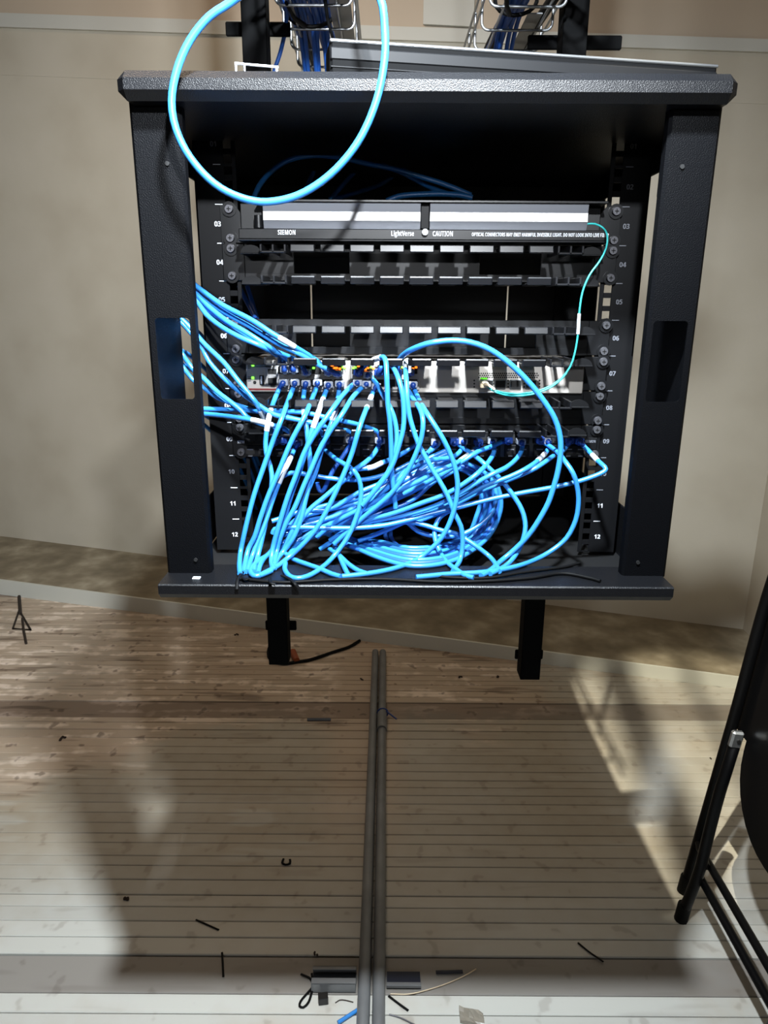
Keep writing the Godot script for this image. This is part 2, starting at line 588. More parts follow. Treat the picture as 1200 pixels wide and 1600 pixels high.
# ---------------------------------------------------------------- the rack
func rack() -> void:
	var base_y := EYE - 0.335
	var t := thing("wall_rack", "open black twelve-unit rack cabinet hung from two black struts", "rack", Vector3(RX, base_y, -1.0))
	var st := mb()
	span(st, RX - 0.003 - 0.2965, RX - 0.003 + 0.2965, EYE + 0.189, EYE + 0.215, FRONT, 1.30, 0.008)
	obj("lid", st, M.black, t)
	# base: front lip, narrow deck behind it, pan further back
	st = mb()
	var lip := PackedVector2Array([Vector2(0.7475, -DECK), Vector2(0.812, -DECK), Vector2(0.812, -0.3205), Vector2(0.753, -0.3205), Vector2(0.746, -0.3135), Vector2(0.746, -DECK - 0.0015)])
	var lx0 := -0.2545
	var lx1 := 0.3275
	for i in lip.size():
		var a := lip[i]
		var b := lip[(i + 1) % lip.size()]
		var nn := Vector3(0, a.x - b.x, a.y - b.y)
		quad(st, Vector3(lx0, EYE + a.y, -a.x), Vector3(lx1, EYE + a.y, -a.x), Vector3(lx1, EYE + b.y, -b.x), Vector3(lx0, EYE + b.y, -b.x), (Vector3(0, (a.y + b.y) / 2 + 0.3255, -(a.x + b.x) / 2 + 0.81)) * Vector3(0, 4, 1) if i > 5 else [Vector3(0, 1, 0), Vector3(0, 0, -1), Vector3(0, -1, 0), Vector3(0, -1, 1), Vector3(0, 0, 1), Vector3(0, 1, 1)][i])
		if i > 0 and i < lip.size() - 1:
			for e in [[lx0, -1.0], [lx1, 1.0]]:
				tri(st, Vector3(e[0], EYE + lip[0].y, -lip[0].x), Vector3(e[0], EYE + a.y, -a.x), Vector3(e[0], EYE + b.y, -b.x), Vector3(e[1], 0, 0))
	obj("base_lip", st, M.black, t)
	st = mb()
	span(st, RX - 0.292, RX + 0.288, EYE - 0.3345, EYE - 0.332, 0.80, 1.30, 0.001)
	obj("base_pan", st, M.dull, t)
	# front posts: folded channels with a grip slot
	for s in [-1.0, 1.0]:
		var x_out: float = RX - 0.0033 + s * 0.2928
		var x_in: float = RX - 0.0033 + s * 0.2413
		var w := 0.0022
		var prof := PackedVector2Array()           # (x, z) outline of the folded sheet, open at the back
		var mid: float = (x_out + x_in) / 2
		var hw := absf(x_out - x_in) / 2
		for q in [[-hw, -0.796], [-hw, -0.785], [-hw + 0.003, -0.782], [hw - 0.003, -0.782], [hw, -0.785], [hw, -0.796], [hw - w, -0.796], [hw - w, -0.786], [hw - w - 0.001, -0.7845], [-hw + w + 0.001, -0.7845], [-hw + w, -0.786], [-hw + w, -0.796]]:
			prof.append(Vector2(mid + q[0], -q[1]))
		var cs := CSGCombiner3D.new()
		cs.name = "post"
		t.add_child(cs, true)
		cs.position = -t.position
		var body := CSGPolygon3D.new()
		body.name = "sheet"
		body.polygon = prof
		body.depth = 0.4975
		body.material = M.post
		# the outline lies in x and y and is pushed along -z: turn it upright
		body.transform = Transform3D(Basis(Vector3(1, 0, 0), Vector3(0, 0, -1), Vector3(0, 1, 0)), Vector3(0, EYE + 0.194, 0))
		cs.add_child(body, true)
		var cut := CSGPolygon3D.new()
		cut.name = "slot"
		var e0: float = x_in + s * 0.0055
		var e1: float = x_in + s * 0.0425
		cut.polygon = round_rect(minf(e0, e1), maxf(e0, e1), EYE - 0.0985, EYE - 0.0125, 0.004)
		cut.depth = 0.01
		cut.material = M.post
		cut.operation = CSGShape3D.OPERATION_SUBTRACTION
		cut.position = Vector3(0, 0, -0.777)
		cs.add_child(cut, true)
		st = mb()
		span(st, x_out - s * 0.0022, x_out, EYE - 0.303, EYE + 0.192, 0.795, 0.905, 0.0006)
		obj("side_return", st, M.post, t)
		# small dark holes in the post, built as dark discs
		for hh in [0.137, -0.285]:
			st = mb()
			rod(st, Vector3(x_in + s * 0.017, EYE + hh, -0.7825), Vector3(x_in + s * 0.017, EYE + hh, -0.7805), 0.0022)
			obj("dark_disc", st, M.hole, t)
		# side beams and gusset plates between post and rail
		st = mb()
		span(st, x_out - s * 0.003, x_out, EYE + 0.158, EYE + 0.194, 0.812, 1.30, 0.001)
		obj("side_beam", st, M.black, t)
		st = mb()
		span(st, x_out - s * 0.003, x_out, EYE - 0.333, EYE - 0.262, 0.812, 1.30, 0.001)
		obj("side_beam", st, M.black, t)
		for e in [[0.160, 0.130, 1.0], [-0.264, -0.245, -1.0]]:
			st = mb()
			var g := [Vector3(0, e[0], -0.812), Vector3(0, e[1], -0.935), Vector3(0, e[0], -0.935)]
			for i in 3:
				g[i] += Vector3(x_out, EYE, 0)
			slab(st, PackedVector3Array(g), Vector3(s, 0, 0), 0.003)
			obj("gusset", st, M.black, t)
		# rail with square holes, numbers and tick marks
		var r0: float = RX + s * 0.2225 + maxf(s, 0.0) * 0.005
		var r1: float = RX + s * 0.2735 + maxf(s, 0.0) * 0.004
		var hc: float = RX + s * 0.2325 + maxf(s, 0.0) * 0.005
		st = mb()
		var top := unit(1) + 0.0222
		var low := unit(12) - 0.0225
		span(st, hc - s * 0.00475, r0, low, top, RAIL, RAIL + 0.002, 0.0004)
		span(st, hc + s * 0.00475, r1, low, top, RAIL, RAIL + 0.002, 0.0004)
		var ys := [low]
		for u in range(12, 0, -1):
			for k in [-1.0, 0.0, 1.0]:
				ys.append(unit(u) + k * 0.015875 - 0.00475)
				ys.append(unit(u) + k * 0.015875 + 0.00475)
		ys.append(top)
		for i in range(0, ys.size(), 2):
			span(st, hc - 0.00475, hc + 0.00475, ys[i], ys[i + 1], RAIL, RAIL + 0.002)
		span(st, r1 - s * 0.002, r1, low, top, RAIL, RAIL + 0.03)      # folded outer edge
		var rail := obj("rail", st, M.rail, t)
		for u in range(1, 13):
			var dim: bool = s > 0 and u < 11 or u == 10 or u == 1  # shade on the rail numbers is painted as dimmer print
			letters("unit_number", "%02d" % u, Vector3(hc + s * 0.0155, unit(u), -RAIL + 0.0004), 0.0058, M.print_dim if dim else M.print, rail, true)
			st = mb()
			span(st, hc + s * 0.0085, hc + s * 0.0175, unit(u) - 0.0226, unit(u) - 0.0217, RAIL - 0.0003, RAIL)
			if u < 12:
				obj("unit_mark", st, M.print_dim if s > 0 and u < 11 else M.print, rail)
		st = mb()
		span(st, RX + s * 0.291, RX + s * 0.2935, EYE - 0.333, EYE + 0.195, 1.14 if s < 0 else 1.175, 1.30, 0.0005)
		obj("side_plate", st, M.dull, t)
		# rear posts
		st = mb()
		span(st, RX + s * 0.292, RX + s * 0.245, EYE - 0.333, EYE + 0.195, 1.26, 1.30, 0.002)
		obj("rear_post", st, M.black, t)
	# back panel in pieces, a narrow gap each side of the middle one
	for e in [[-0.29, 0.29, 0.045, 0.1945], [-0.29, 0.29, -0.33, -0.085], [-0.29, -0.1695, -0.085, 0.045], [-0.1665, 0.1645, -0.085, 0.045], [0.1675, 0.29, -0.085, 0.045]]:
		st = mb()
		span(st, RX + e[0], RX + e[1], EYE + e[2], EYE + e[3], 1.262, 1.266)
		obj("back_panel", st, M.dull, t)
	# small bright white fleck on the base
	st = mb()
	box(st, on_level(307, 903.5, EYE - DECK) + Vector3(0, 0.0004, 0), Vector3(0.009, 0.0012, 0.007), 0.0005)
	obj("bright_fleck", st, M.print, t)
	# hanging struts behind the rack
	for e in [[-0.2605, 1040.0, "left"], [0.2675, 1061.0, "right"]]:
		var x: float = RX + e[0]
		var y0 := at(600, e[1], 1.34).y
		var s2 := thing("strut", "black steel strut hanging behind the rack, the %s" % ("one beside the orange cap" if e[2] == "left" else "one nearer the folding chair"), "strut", Vector3(x, y0, -1.36))
		st = mb()
		span(st, x - 0.0205, x + 0.0205, y0, 3.1, 1.34, 1.3425, 0.0008)
		span(st, x - 0.0205, x - 0.018, y0, 3.1, 1.34, 1.381, 0.0008)
		span(st, x + 0.018, x + 0.0205, y0, 3.1, 1.34, 1.381, 0.0008)
		span(st, x - 0.0205, x - 0.011, y0, 3.1, 1.3785, 1.381, 0.0008)
		span(st, x + 0.011, x + 0.0205, y0, 3.1, 1.3785, 1.381, 0.0008)
		obj("channel", st, M.jet, s2)
		for hh in [0.12, -0.25]:
			st = mb()
			span(st, x - 0.02, x + 0.02, EYE + hh - 0.02, EYE + hh + 0.02, 1.30, 1.34, 0.001)
			obj("spacer", st, M.jet, s2)
		# short dark cross pieces behind the strut, level with rail and plinth edge
		for yy in [[46.0, 0.055, 0.055] if e[2] == "left" else [64.0, 0.07, 0.09], [979.0, 0.032, 0.034] if e[2] == "left" else [1022.0, 0.026, 0.034]]:
			var c := at(600, yy[0], 1.381).y
			st = mb()
			span(st, x - yy[1], x + yy[2], c - 0.011, c + 0.011, 1.381, 1.387, 0.002)
			obj("dark_cross_piece", st, M.jet, s2)

func screw(st: SurfaceTool, c: Vector3, r := 0.0058) -> void:
	rod(st, c + Vector3(0, 0, -0.001), c + Vector3(0, 0, 0.0016), r, 14, r * 0.85)

func add_screw(parent: Node3D, c: Vector3) -> void:
	var st := mb()
	rod(st, c + Vector3(0, 0, -0.0012), c + Vector3(0, 0, 0.0004), 0.0088, 16)
	obj("washer", st, M.satin, parent)
	st = mb()
	rod(st, c, c + Vector3(0, 0, 0.0032), 0.0058, 14, 0.0046)
	var sc := obj("screw", st, M.screw, parent)
	st = mb()
	box(st, c + Vector3(0, 0, 0.0033), Vector3(0.0050, 0.0011, 0.0006))
	box(st, c + Vector3(0, 0, 0.0033), Vector3(0.0011, 0.0050, 0.0006))
	obj("screw_cross", st, M.hole, sc)

func fiber_panel() -> void:
	var y := unit(3)
	var t := thing("fibre_enclosure", "black fibre patch panel with two bright brushed metal doors", "patch panel", Vector3(RX, y - 0.022, -0.95))
	var st := mb()
	span(st, RX - 0.218, RX + 0.218, y - 0.021, y + 0.0225, 0.925, 1.20, 0.001)
	obj("enclosure", st, M.dull, t)
	for s in [-1.0, 1.0]:
		st = mb()
		var o := PackedVector2Array()
		for q in [[0.2435, -0.0215], [0.2435, 0.0215], [0.226, 0.0215], [0.220, 0.014], [0.2165, 0.004], [0.2165, -0.0215]]:
			o.append(Vector2(RX + s * q[0], y + q[1]))
		plate(st, o, RAIL - 0.0035, RAIL - 0.0005)
		obj("ear", st, M.satin, t)
		for k in [-1.0, 1.0]:
			add_screw(t, Vector3(RX + s * 0.2325 + maxf(s, 0.0) * 0.005, y + k * 0.0165, -RAIL + 0.005))
	# doors: three-facet brushed profile
	for e in [[411.0, 657.0], [672.0, 919.0]]:
		var x0 := at(e[0], 338, 0.905).x
		var x1 := at(e[1], 338, 0.905).x
		var h := [at(600, 317.5, 0.91).y, at(600, 331, 0.905).y, at(600, 345, 0.905).y, at(600, 358.5, 0.91).y]
		var dd := [0.9048, 0.9066, 0.9055, 0.9085]
		st = mb()
		for i in 3:
			quad(st, Vector3(x0, h[i], -dd[i]), Vector3(x1, h[i], -dd[i]), Vector3(x1, h[i + 1], -dd[i + 1]), Vector3(x0, h[i + 1], -dd[i + 1]), Vector3(0, 0, 1))
			for xx in [[x0, -1.0], [x1, 1.0]]:
				quad(st, Vector3(xx[0], h[i], -dd[i]), Vector3(xx[0], h[i + 1], -dd[i + 1]), Vector3(xx[0], h[i + 1], -0.917), Vector3(xx[0], h[i], -0.917), Vector3(xx[1], 0, 0))
		quad(st, Vector3(x0, h[0], -dd[0]), Vector3(x1, h[0], -dd[0]), Vector3(x1, h[0], -0.917), Vector3(x0, h[0], -0.917), Vector3.UP)
		quad(st, Vector3(x0, h[3], -dd[3]), Vector3(x1, h[3], -dd[3]), Vector3(x1, h[3], -0.917), Vector3(x0, h[3], -0.917), Vector3.DOWN)
		quad(st, Vector3(x0, h[0], -0.917), Vector3(x1, h[0], -0.917), Vector3(x1, h[3], -0.917), Vector3(x0, h[3], -0.917), Vector3(0, 0, -1))
		var door := obj("door", st, M.alu, t)
		st = mb()
		slab(st, PackedVector3Array([Vector3(x0, h[1], -0.9060), Vector3(x1, h[1], -0.9060), Vector3(x1, h[2], -0.9049), Vector3(x0, h[2], -0.9049)]), Vector3(0, 0.095, 1).normalized(), 0.0012)  # paler band paints the highlight on the middle facet
		obj("door_highlight", st, M.alu_highlight, door)
	# top edge and label strip
	st = mb()
	span(st, at(400, 314, 0.905).x, at(950, 314, 0.905).x, at(600, 316.5, 0.905).y, at(600, 312.5, 0.905).y, 0.902, 0.93, 0.0005)
	obj("top_edge", st, M.satin, t)
	st = mb()
	var s0 := at(373, 368, 0.888)
	var s1 := at(951, 368, 0.888)
	var yt := at(600, 358, 0.888).y
	var yb := at(600, 374.5, 0.888).y
	span(st, s0.x, s1.x, yb, yt, 0.888, 0.925, 0.0008)
	var strip := obj("label_strip", st, M.satin, t)
	st = mb()
	span(st, s0.x - 0.001, s1.x + 0.001, yb - 0.0022, yb, 0.886, 0.92, 0.0006)
	obj("strip_ledge", st, M.finger, strip)
	var ly := at(600, 365.5, 0.888).y
	letters("lettering", "SIEMON", Vector3(at(448, 365, 0.888).x, ly + 0.001, -0.8878), 0.0052, M.print, strip, true, 0.0205)
	letters("lettering", "LightVerse", Vector3(at(629, 365, 0.888).x, ly + 0.0005, -0.8878), 0.0054, M.print, strip, true, 0.0265)
	letters("lettering", "CAUTION", Vector3(at(692, 365, 0.888).x, ly + 0.0005, -0.8878), 0.0056, M.print, strip, true, 0.0235)
	letters("lettering", "OPTICAL CONNECTORS MAY EMIT HARMFUL INVISIBLE LIGHT. DO NOT LOOK INTO LIVE FIBER", Vector3(at(844, 366, 0.888).x, ly, -0.8878), 0.0040, M.print, strip, true, 0.160)
	# latch between the doors and knob by the first one
	st = mb()
	span(st, at(658, 338, 0.905).x, at(671, 338, 0.905).x, at(600, 357, 0.91).y, at(600, 318, 0.91).y, 0.91, 0.93, 0.0006)
	obj("hinge_post", st, M.rail, t)
	st = mb()
	var kp := at(664, 363, 0.887)
	rod(st, kp, kp + Vector3(0, 0, 0.004), 0.0036, 12)
	obj("latch", st, M.steel, t)
	st = mb()
	var kn := at(404, 345, 0.915)
	rod(st, kn + Vector3(0, -0.008, 0), kn + Vector3(0, 0.006, 0), 0.0052, 12)
	obj("knob", st, M.satin, t)

func finger_mesh(up: bool) -> ArrayMesh:
	var st := mb()
	var s := 1.0 if up else -1.0
	# root at the plate, lip at the front turned towards the channel
	span(st, -0.0095, 0.0095, s * 0.0032 - 0.0012, s * 0.0032 + 0.0012, -0.005, 0.052, 0.0005)
	span(st, -0.014, 0.014, s * 0.0032 - 0.0013, s * 0.0032 + 0.0013, -0.007, 0.006, 0.0006)
	var t := Basis(Vector3.RIGHT, deg_to_rad(-14.0 * s))
	box(st, Vector3(0, 0, 0.0065), Vector3(0.0285, 0.0088, 0.0030), 0.0011, t)
	return st.commit()

func cable_manager(u: int, rows: Array, label: String, windows: Array) -> void:
	var y := unit(u)
	var t := thing("cable_manager", label, "cable manager", Vector3(RX, y - 0.022, -0.93), "finger cable managers")
	var st := mb()
	# back plate, pierced by windows
	var xs := [-0.2165]
	for w in windows:
		xs.append(w[0])
		xs.append(w[1])
	xs.append(0.2165)
	for i in range(0, xs.size(), 2):
		span(st, RX + xs[i], RX + xs[i + 1], y - 0.0215, y + 0.0215, RAIL - 0.004, RAIL - 0.0015, 0.0005)
	span(st, RX - 0.2165, RX + 0.2165, y + 0.0125, y + 0.0215, RAIL - 0.0042, RAIL - 0.0015, 0.0005)
	span(st, RX - 0.2165, RX + 0.2165, y - 0.0215, y - 0.0125, RAIL - 0.0042, RAIL - 0.0015, 0.0005)
	obj("back_plate", st, M.satin, t)
	for s in [-1.0, 1.0]:
		st = mb()
		span(st, RX + s * 0.2165, RX + s * 0.2435, y - 0.0215, y + 0.0215, RAIL - 0.004, RAIL - 0.0005, 0.0006)
		obj("ear", st, M.satin, t)
		for k in [-1.0, 1.0]:
			add_screw(t, Vector3(RX + s * 0.2325 + maxf(s, 0.0) * 0.005, y + k * 0.016, -RAIL + 0.0055))
	for r in 2:
		var cy := at(640, rows[r], 0.875).y
		var mesh := finger_mesh(r == 0)
		for i in 9:
			mesh_node("finger", mesh, M.finger, t, Vector3(RX + (i - 4) * 0.0346, cy, -0.8815))
		# pronged end fingers and rounded tabs
		for s in [-1.0, 1.0]:
			var x: float = RX + s * 5.0 * 0.0346
			st = mb()
			span(st, x - 0.0155, x + 0.0155, cy - 0.005, cy - 0.0025, 0.876, 0.879, 0.0006)
			for k in [-0.014, 0.0, 0.014]:
				span(st, x + k - 0.0013, x + k + 0.0013, cy - 0.005, cy + 0.0045, 0.876, 0.93, 0.0005)
			obj("end_finger", st, M.finger, t)
			st = mb()
			var o := PackedVector2Array()
			var tx: float = x + s * 0.0285
			for k in 9:
				var an := PI * k / 8.0
				o.append(Vector2(tx + cos(an) * 0.0125, cy - 0.0045 + sin(an) * (0.0095)))
			plate(st, o, 0.892, 0.895)
			span(st, tx - 0.0125, tx + 0.0125, cy - 0.0055, cy - 0.0035, 0.890, 0.931, 0.0005)
			obj("end_tab", st, M.rail, t)

func network_switch() -> void:
	var y := unit(7)
	var x0 := at(385, 590, 0.925).x
	var x1 := at(912, 590, 0.925).x
	var yt := at(640, 565, 0.925).y
	var yb := at(640, 613.5, 0.925).y
	var t := thing("network_switch", "grey rack switch with lit green and orange port lights", "network switch", Vector3(RX, yb, -0.95))
	var st := mb()
	span(st, x0, x1, yb, yt, 0.925, 1.17, 0.001)
	obj("body", st, M.grey, t)
	for s in [-1.0, 1.0]:
		st = mb()
		var xe: float = x0 if s < 0 else x1
		span(st, xe, RX + s * 0.2435, y - 0.0215, y + 0.0215, RAIL - 0.006, RAIL - 0.002, 0.0008)
		obj("ear", st, M.rail, t)
		for k in [-1.0, 1.0]:
			add_screw(t, Vector3(RX + s * 0.2325 + maxf(s, 0.0) * 0.005, y + k * 0.0155, -RAIL + 0.0075))
	# two banks of six by two ports
	for bank in [[442.0, 17.4], [557.5, 17.5]]:
		st = mb()
		var bx0 := at(bank[0] - 10.0, 590, 0.924).x
		var bx1 := at(bank[0] + bank[1] * 5.0 + 10.5, 590, 0.924).x
		span(st, bx0, bx1, at(600, 609, 0.9235).y, at(600, 567, 0.9235).y, 0.9225, 0.926, 0.0006)
		var frame := obj("port_bank", st, M.port, t)
		for row in 2:
			for i in 6:
				var c := at(bank[0] + bank[1] * i, 578.0 + 20.0 * row, 0.922)
				st = mb()
				span(st, c.x - 0.0059, c.x + 0.0059, c.y - 0.0050, c.y + 0.0042, 0.9218, 0.9227)
				span(st, c.x - 0.0022, c.x + 0.0022, c.y + (0.0042 if row == 0 else -0.0066), c.y + (0.0060 if row == 0 else -0.0050), 0.9218, 0.9227)
				obj("port", st, M.hole, frame)
	for e in [[404, 570.5], [404, 590.5]]:      # status lights on the end of the switch
		st = mb()
		box(st, at(e[0] - 9, e[1], 0.9245), Vector3(0.0033, 0.0033, 0.001), 0.0006)
		obj("status_light", st, M.led_green, t)
		st = mb()
		for k in 3:
			box(st, at(e[0] - 14.5, e[1] - 1.5 + k * 3.0, 0.9247), Vector3(0.0042, 0.0009, 0.0005))
		obj("print", st, M.sleeve_print, t)
	for e in [[505, 569, 0], [490, 575, 0], [519, 571, 1], [523, 575, 1], [526, 575, 1], [536, 574, 0], [539, 575, 0], [552, 575, 0], [555, 574, 0], [560, 572, 1], [566, 575, 1], [571, 577, 1], [580, 574, 0], [584, 576, 1], [624, 577, 1], [629, 574, 0], [645, 576, 1], [650, 574, 1], [531, 576, 1], [575, 575, 1]]:
		st = mb()
		box(st, at(e[0], e[1], 0.9215), Vector3(0.0034, 0.0026, 0.0012), 0.0005)
		obj("port_light", st, M.led_green if e[2] == 0 else M.led_orange, t)
	# usb port, reset button, console and management ports
	st = mb()
	var us := at(409, 594, 0.9245)
	box(st, us, Vector3(0.0058, 0.0125, 0.001), 0.0004)
	var usb := obj("usb_port", st, M.hole, t)
	st = mb()
	box(st, us + Vector3(-0.0002, 0, 0.0006), Vector3(0.0022, 0.0100, 0.001), 0.0003)
	obj("usb_tongue", st, M.print, usb)
	st = mb()
	rod(st, at(398, 597.5, 0.9255), at(398, 597.5, 0.9243), 0.0021, 12)
	obj("reset_button", st, M.hole, t)
	st = mb()
	span(st, at(415, 590, 0.9245).x, at(437, 590, 0.9245).x, at(600, 604.5, 0.924).y, at(600, 574, 0.924).y, 0.9235, 0.926, 0.0005)
	var con := obj("console_block", st, M.port, t)
	for e in [[426.0, 580.5, 0.0062], [426.0, 596.0, 0.0088]]:
		st = mb()
		box(st, at(e[0], e[1], 0.9233), Vector3(0.0118, e[2], 0.0008))
		if e[2] > 0.008:
			box(st, at(e[0], e[1] + 6.5, 0.9233), Vector3(0.006, 0.0026, 0.0008))
		obj("console_port", st, M.hole, con)
	st = mb()
	span(st, at(388, 609, 0.9245).x, at(432, 609, 0.9245).x, at(600, 610.6, 0.9245).y, at(600, 608.2, 0.9245).y, 0.9242, 0.9255)
	obj("red_stripe", st, M.red, t)
	# fibre module cages and vent field
	for e in [745.5, 783.0, 807.0, 831.0]:
		st = mb()
		var c := at(e + (16.0 if e < 750 else -1.5), 600.5, 0.924)
		box(st, c, Vector3(0.0146, 0.0118, 0.003), 0.0008)
		var cage := obj("module_cage", st, M.steel, t)
		st = mb()
		box(st, c + Vector3(0, 0, 0.0014), Vector3(0.0126, 0.0096, 0.0008))
		obj("cage_opening", st, M.hole, cage)
	st = mb()
	for r in 3:
		for i in 28:
			var c := at(748.5 + i * 3.35 + (1.7 if r == 1 else 0.0), 583.5 + r * 3.1, 0.925)
			rod(st, c, c + Vector3(0, 0, 0.0003), 0.00105, 6)
	for e in [741.0, 770.5, 794.0, 819.0, 843.0]:
		for r in 3:
			var c := at(e, 594.5 + r * 5.0, 0.925)
			rod(st, c, c + Vector3(0, 0, 0.0003), 0.0012, 6)
	var vents := obj("vent_holes", st, M.hole, t)
	vents.set_meta("kind", "stuff")
	st = mb()
	box(st, at(756, 591.5, 0.9215), Vector3(0.009, 0.0022, 0.002), 0.0005)
	obj("link_light", st, glow(Color(0.3, 0.75, 0.1), 0.5), t)

var jack_x := []

func patch_panel() -> void:
	var y := unit(9)
	var t := thing("copper_patch_bay", "black copper patch panel under the lowest finger row, full of blue plugs", "patch panel", Vector3(RX, y - 0.022, -0.94))
	var st := mb()
	span(st, RX - 0.2175, RX + 0.2175, y - 0.0215, y + 0.0215, 0.931, 0.934, 0.0006)
	obj("front_plate", st, M.satin, t)
	for s in [-1.0, 1.0]:
		st = mb()
		span(st, RX + s * 0.2175, RX + s * 0.2435, y - 0.0215, y + 0.0215, RAIL - 0.004, RAIL - 0.0005, 0.0006)
		obj("ear", st, M.satin, t)
		for k in [-1.0, 1.0]:
			add_screw(t, Vector3(RX + s * 0.2325 + maxf(s, 0.0) * 0.005, y + k * 0.0165, -RAIL + 0.0055))
	for row in 2:
		for i in 12:
			var px := 401.0 + i * 45.15 + (0.0 if row == 0 else 0.0)
			var c := at(px, 684.0 if row == 0 else 704.5, 0.930)
			st = mb()
			span(st, c.x - 0.0165, c.x + 0.0165, c.y - 0.0078, c.y + 0.0078, 0.929, 0.932, 0.0008)
			var bez := obj("jack_pair", st, M.rail, t)
			for k in [-1.0, 1.0]:
				st = mb()
				var jx: float = c.x + k * 0.0082
				span(st, jx - 0.0058, jx + 0.0058, c.y - 0.0042, c.y + 0.0046, 0.9284, 0.9292)
				span(st, jx - 0.0030, jx + 0.0030, c.y - 0.0066, c.y - 0.0042, 0.9284, 0.9292)
				var j := obj("jack", st, M.hole, bez)
				if row == 1:
					st = mb()
					span(st, c.x + k * 0.0082 - 0.0042, c.x + k * 0.0082 + 0.0042, c.y + 0.0015, c.y + 0.0030, 0.9281, 0.9285)
					span(st, c.x + k * 0.0082 - 0.0030, c.x + k * 0.0082 + 0.0030, c.y - 0.0070, c.y - 0.0062, 0.9279, 0.9285)
					obj("jack", st, M.print_dim, bez)
	letters("lettering", "SIEMON", Vector3(at(380, 691, 0.93).x, at(380, 691, 0.93).y, -0.9308), 0.0036, M.print, t, true, 0.0155)
	st = mb()
	var pl := at(922, 693, 0.929)
	box(st, pl, Vector3(0.018, 0.015, 0.002), 0.0008)
	var lab := obj("label_plate", st, M.satin, t)
	letters("lettering", "SIEMON", pl + Vector3(0, 0.003, 0.0012), 0.0034, M.print_dim, lab, true, 0.0135)

# ---------------------------------------------------------------- cords
# p: points of the picture the cord passes; d: distance at the plug, along the run, at the end
func run(p: Array, d0: float, d1: float, d2: float) -> PackedVector3Array:
	var out := PackedVector3Array()
	var len := [0.0]
	for i in range(1, p.size()):
		len.append(len[i - 1] + (p[i] - p[i - 1]).length())
	var whole: float = len[p.size() - 1]
	for i in p.size():
		var s: float = len[i]
		var near := smoothstep(0.0, 70.0, s)
		var d := lerpf(d0, lerpf(d1, d2, smoothstep(0.25, 1.0, s / whole)), near)
		var v := at(p[i].x, p[i].y, d)
		var low := EYE - DECK + 0.0036
		if v.y < low and d < 0.92:
			var w := on_level(p[i].x, p[i].y, low)
			v = w if -w.z > 0.752 else at(p[i].x, p[i].y, d)
		out.append(v)
	return out

func cord(label: String, p: Array, d0 := 0.915, d1 := 0.862, d2 := 0.832, plug := "grey", sleeve := Vector2.ZERO, r := 0.0031, m: Material = null, group := "blue patch cords of the rack") -> Node3D:
	var pts := run(p, d0, d1, d2)
	var head := pts[0]
	if plug:
		var q := PackedVector3Array([head + Vector3(0, 0, -0.004), head + Vector3(0, 0, 0.012)])
		for i in range(1, pts.size()):
			q.append(pts[i])
		pts = q
	var seen := smooth(pts).size()
	var last := pts[pts.size() - 1]
	for w in tail:
		pts.append(last + w)
	var path := smooth(pts)
	var t := thing("network_cable", label, "cable", Vector3(head.x, head.y, head.z), group)
	var st := mb()
	tube(st, path, r, 9)
	obj("jacket", st, m if m else M.cable, t)
	if plug:
		st = mb()
		box(st, head + Vector3(0, 0, 0.003), Vector3(0.0116, 0.0082, 0.013), 0.0012)
		box(st, head + Vector3(0, -0.0048, 0.003), Vector3(0.0045, 0.0016, 0.010), 0.0004)
		obj("plug", st, M.plug if plug == "grey" else M.boot, t)
		var b := PackedVector3Array()
		var l := 0.0
		for i in path.size():
			if i > 0:
				l += path[i].distance_to(path[i - 1])
			if l > 0.008:
				b.append(path[i])
			if l > 0.022 and b.size() > 2:
				break
		st = mb()
		tube(st, b, r * 1.22, 9, r * 1.08)
		obj("boot", st, M.boot, t)
	if sleeve != Vector2.ZERO:
		var b := PackedVector3Array()
		for i in path.size():
			var s := float(i) / (seen - 1)
			if s >= sleeve.x and s <= sleeve.y:
				b.append(path[i])
		if b.size() > 2:
			st = mb()
			tube(st, b, r * 1.12, 9)
			var sl := obj("label_sleeve", st, M.sleeve, t)
			sl.set_meta("label", "white printed sleeve")
	return t

func v(x: float, y: float) -> Vector2:
	return Vector2(x, y)

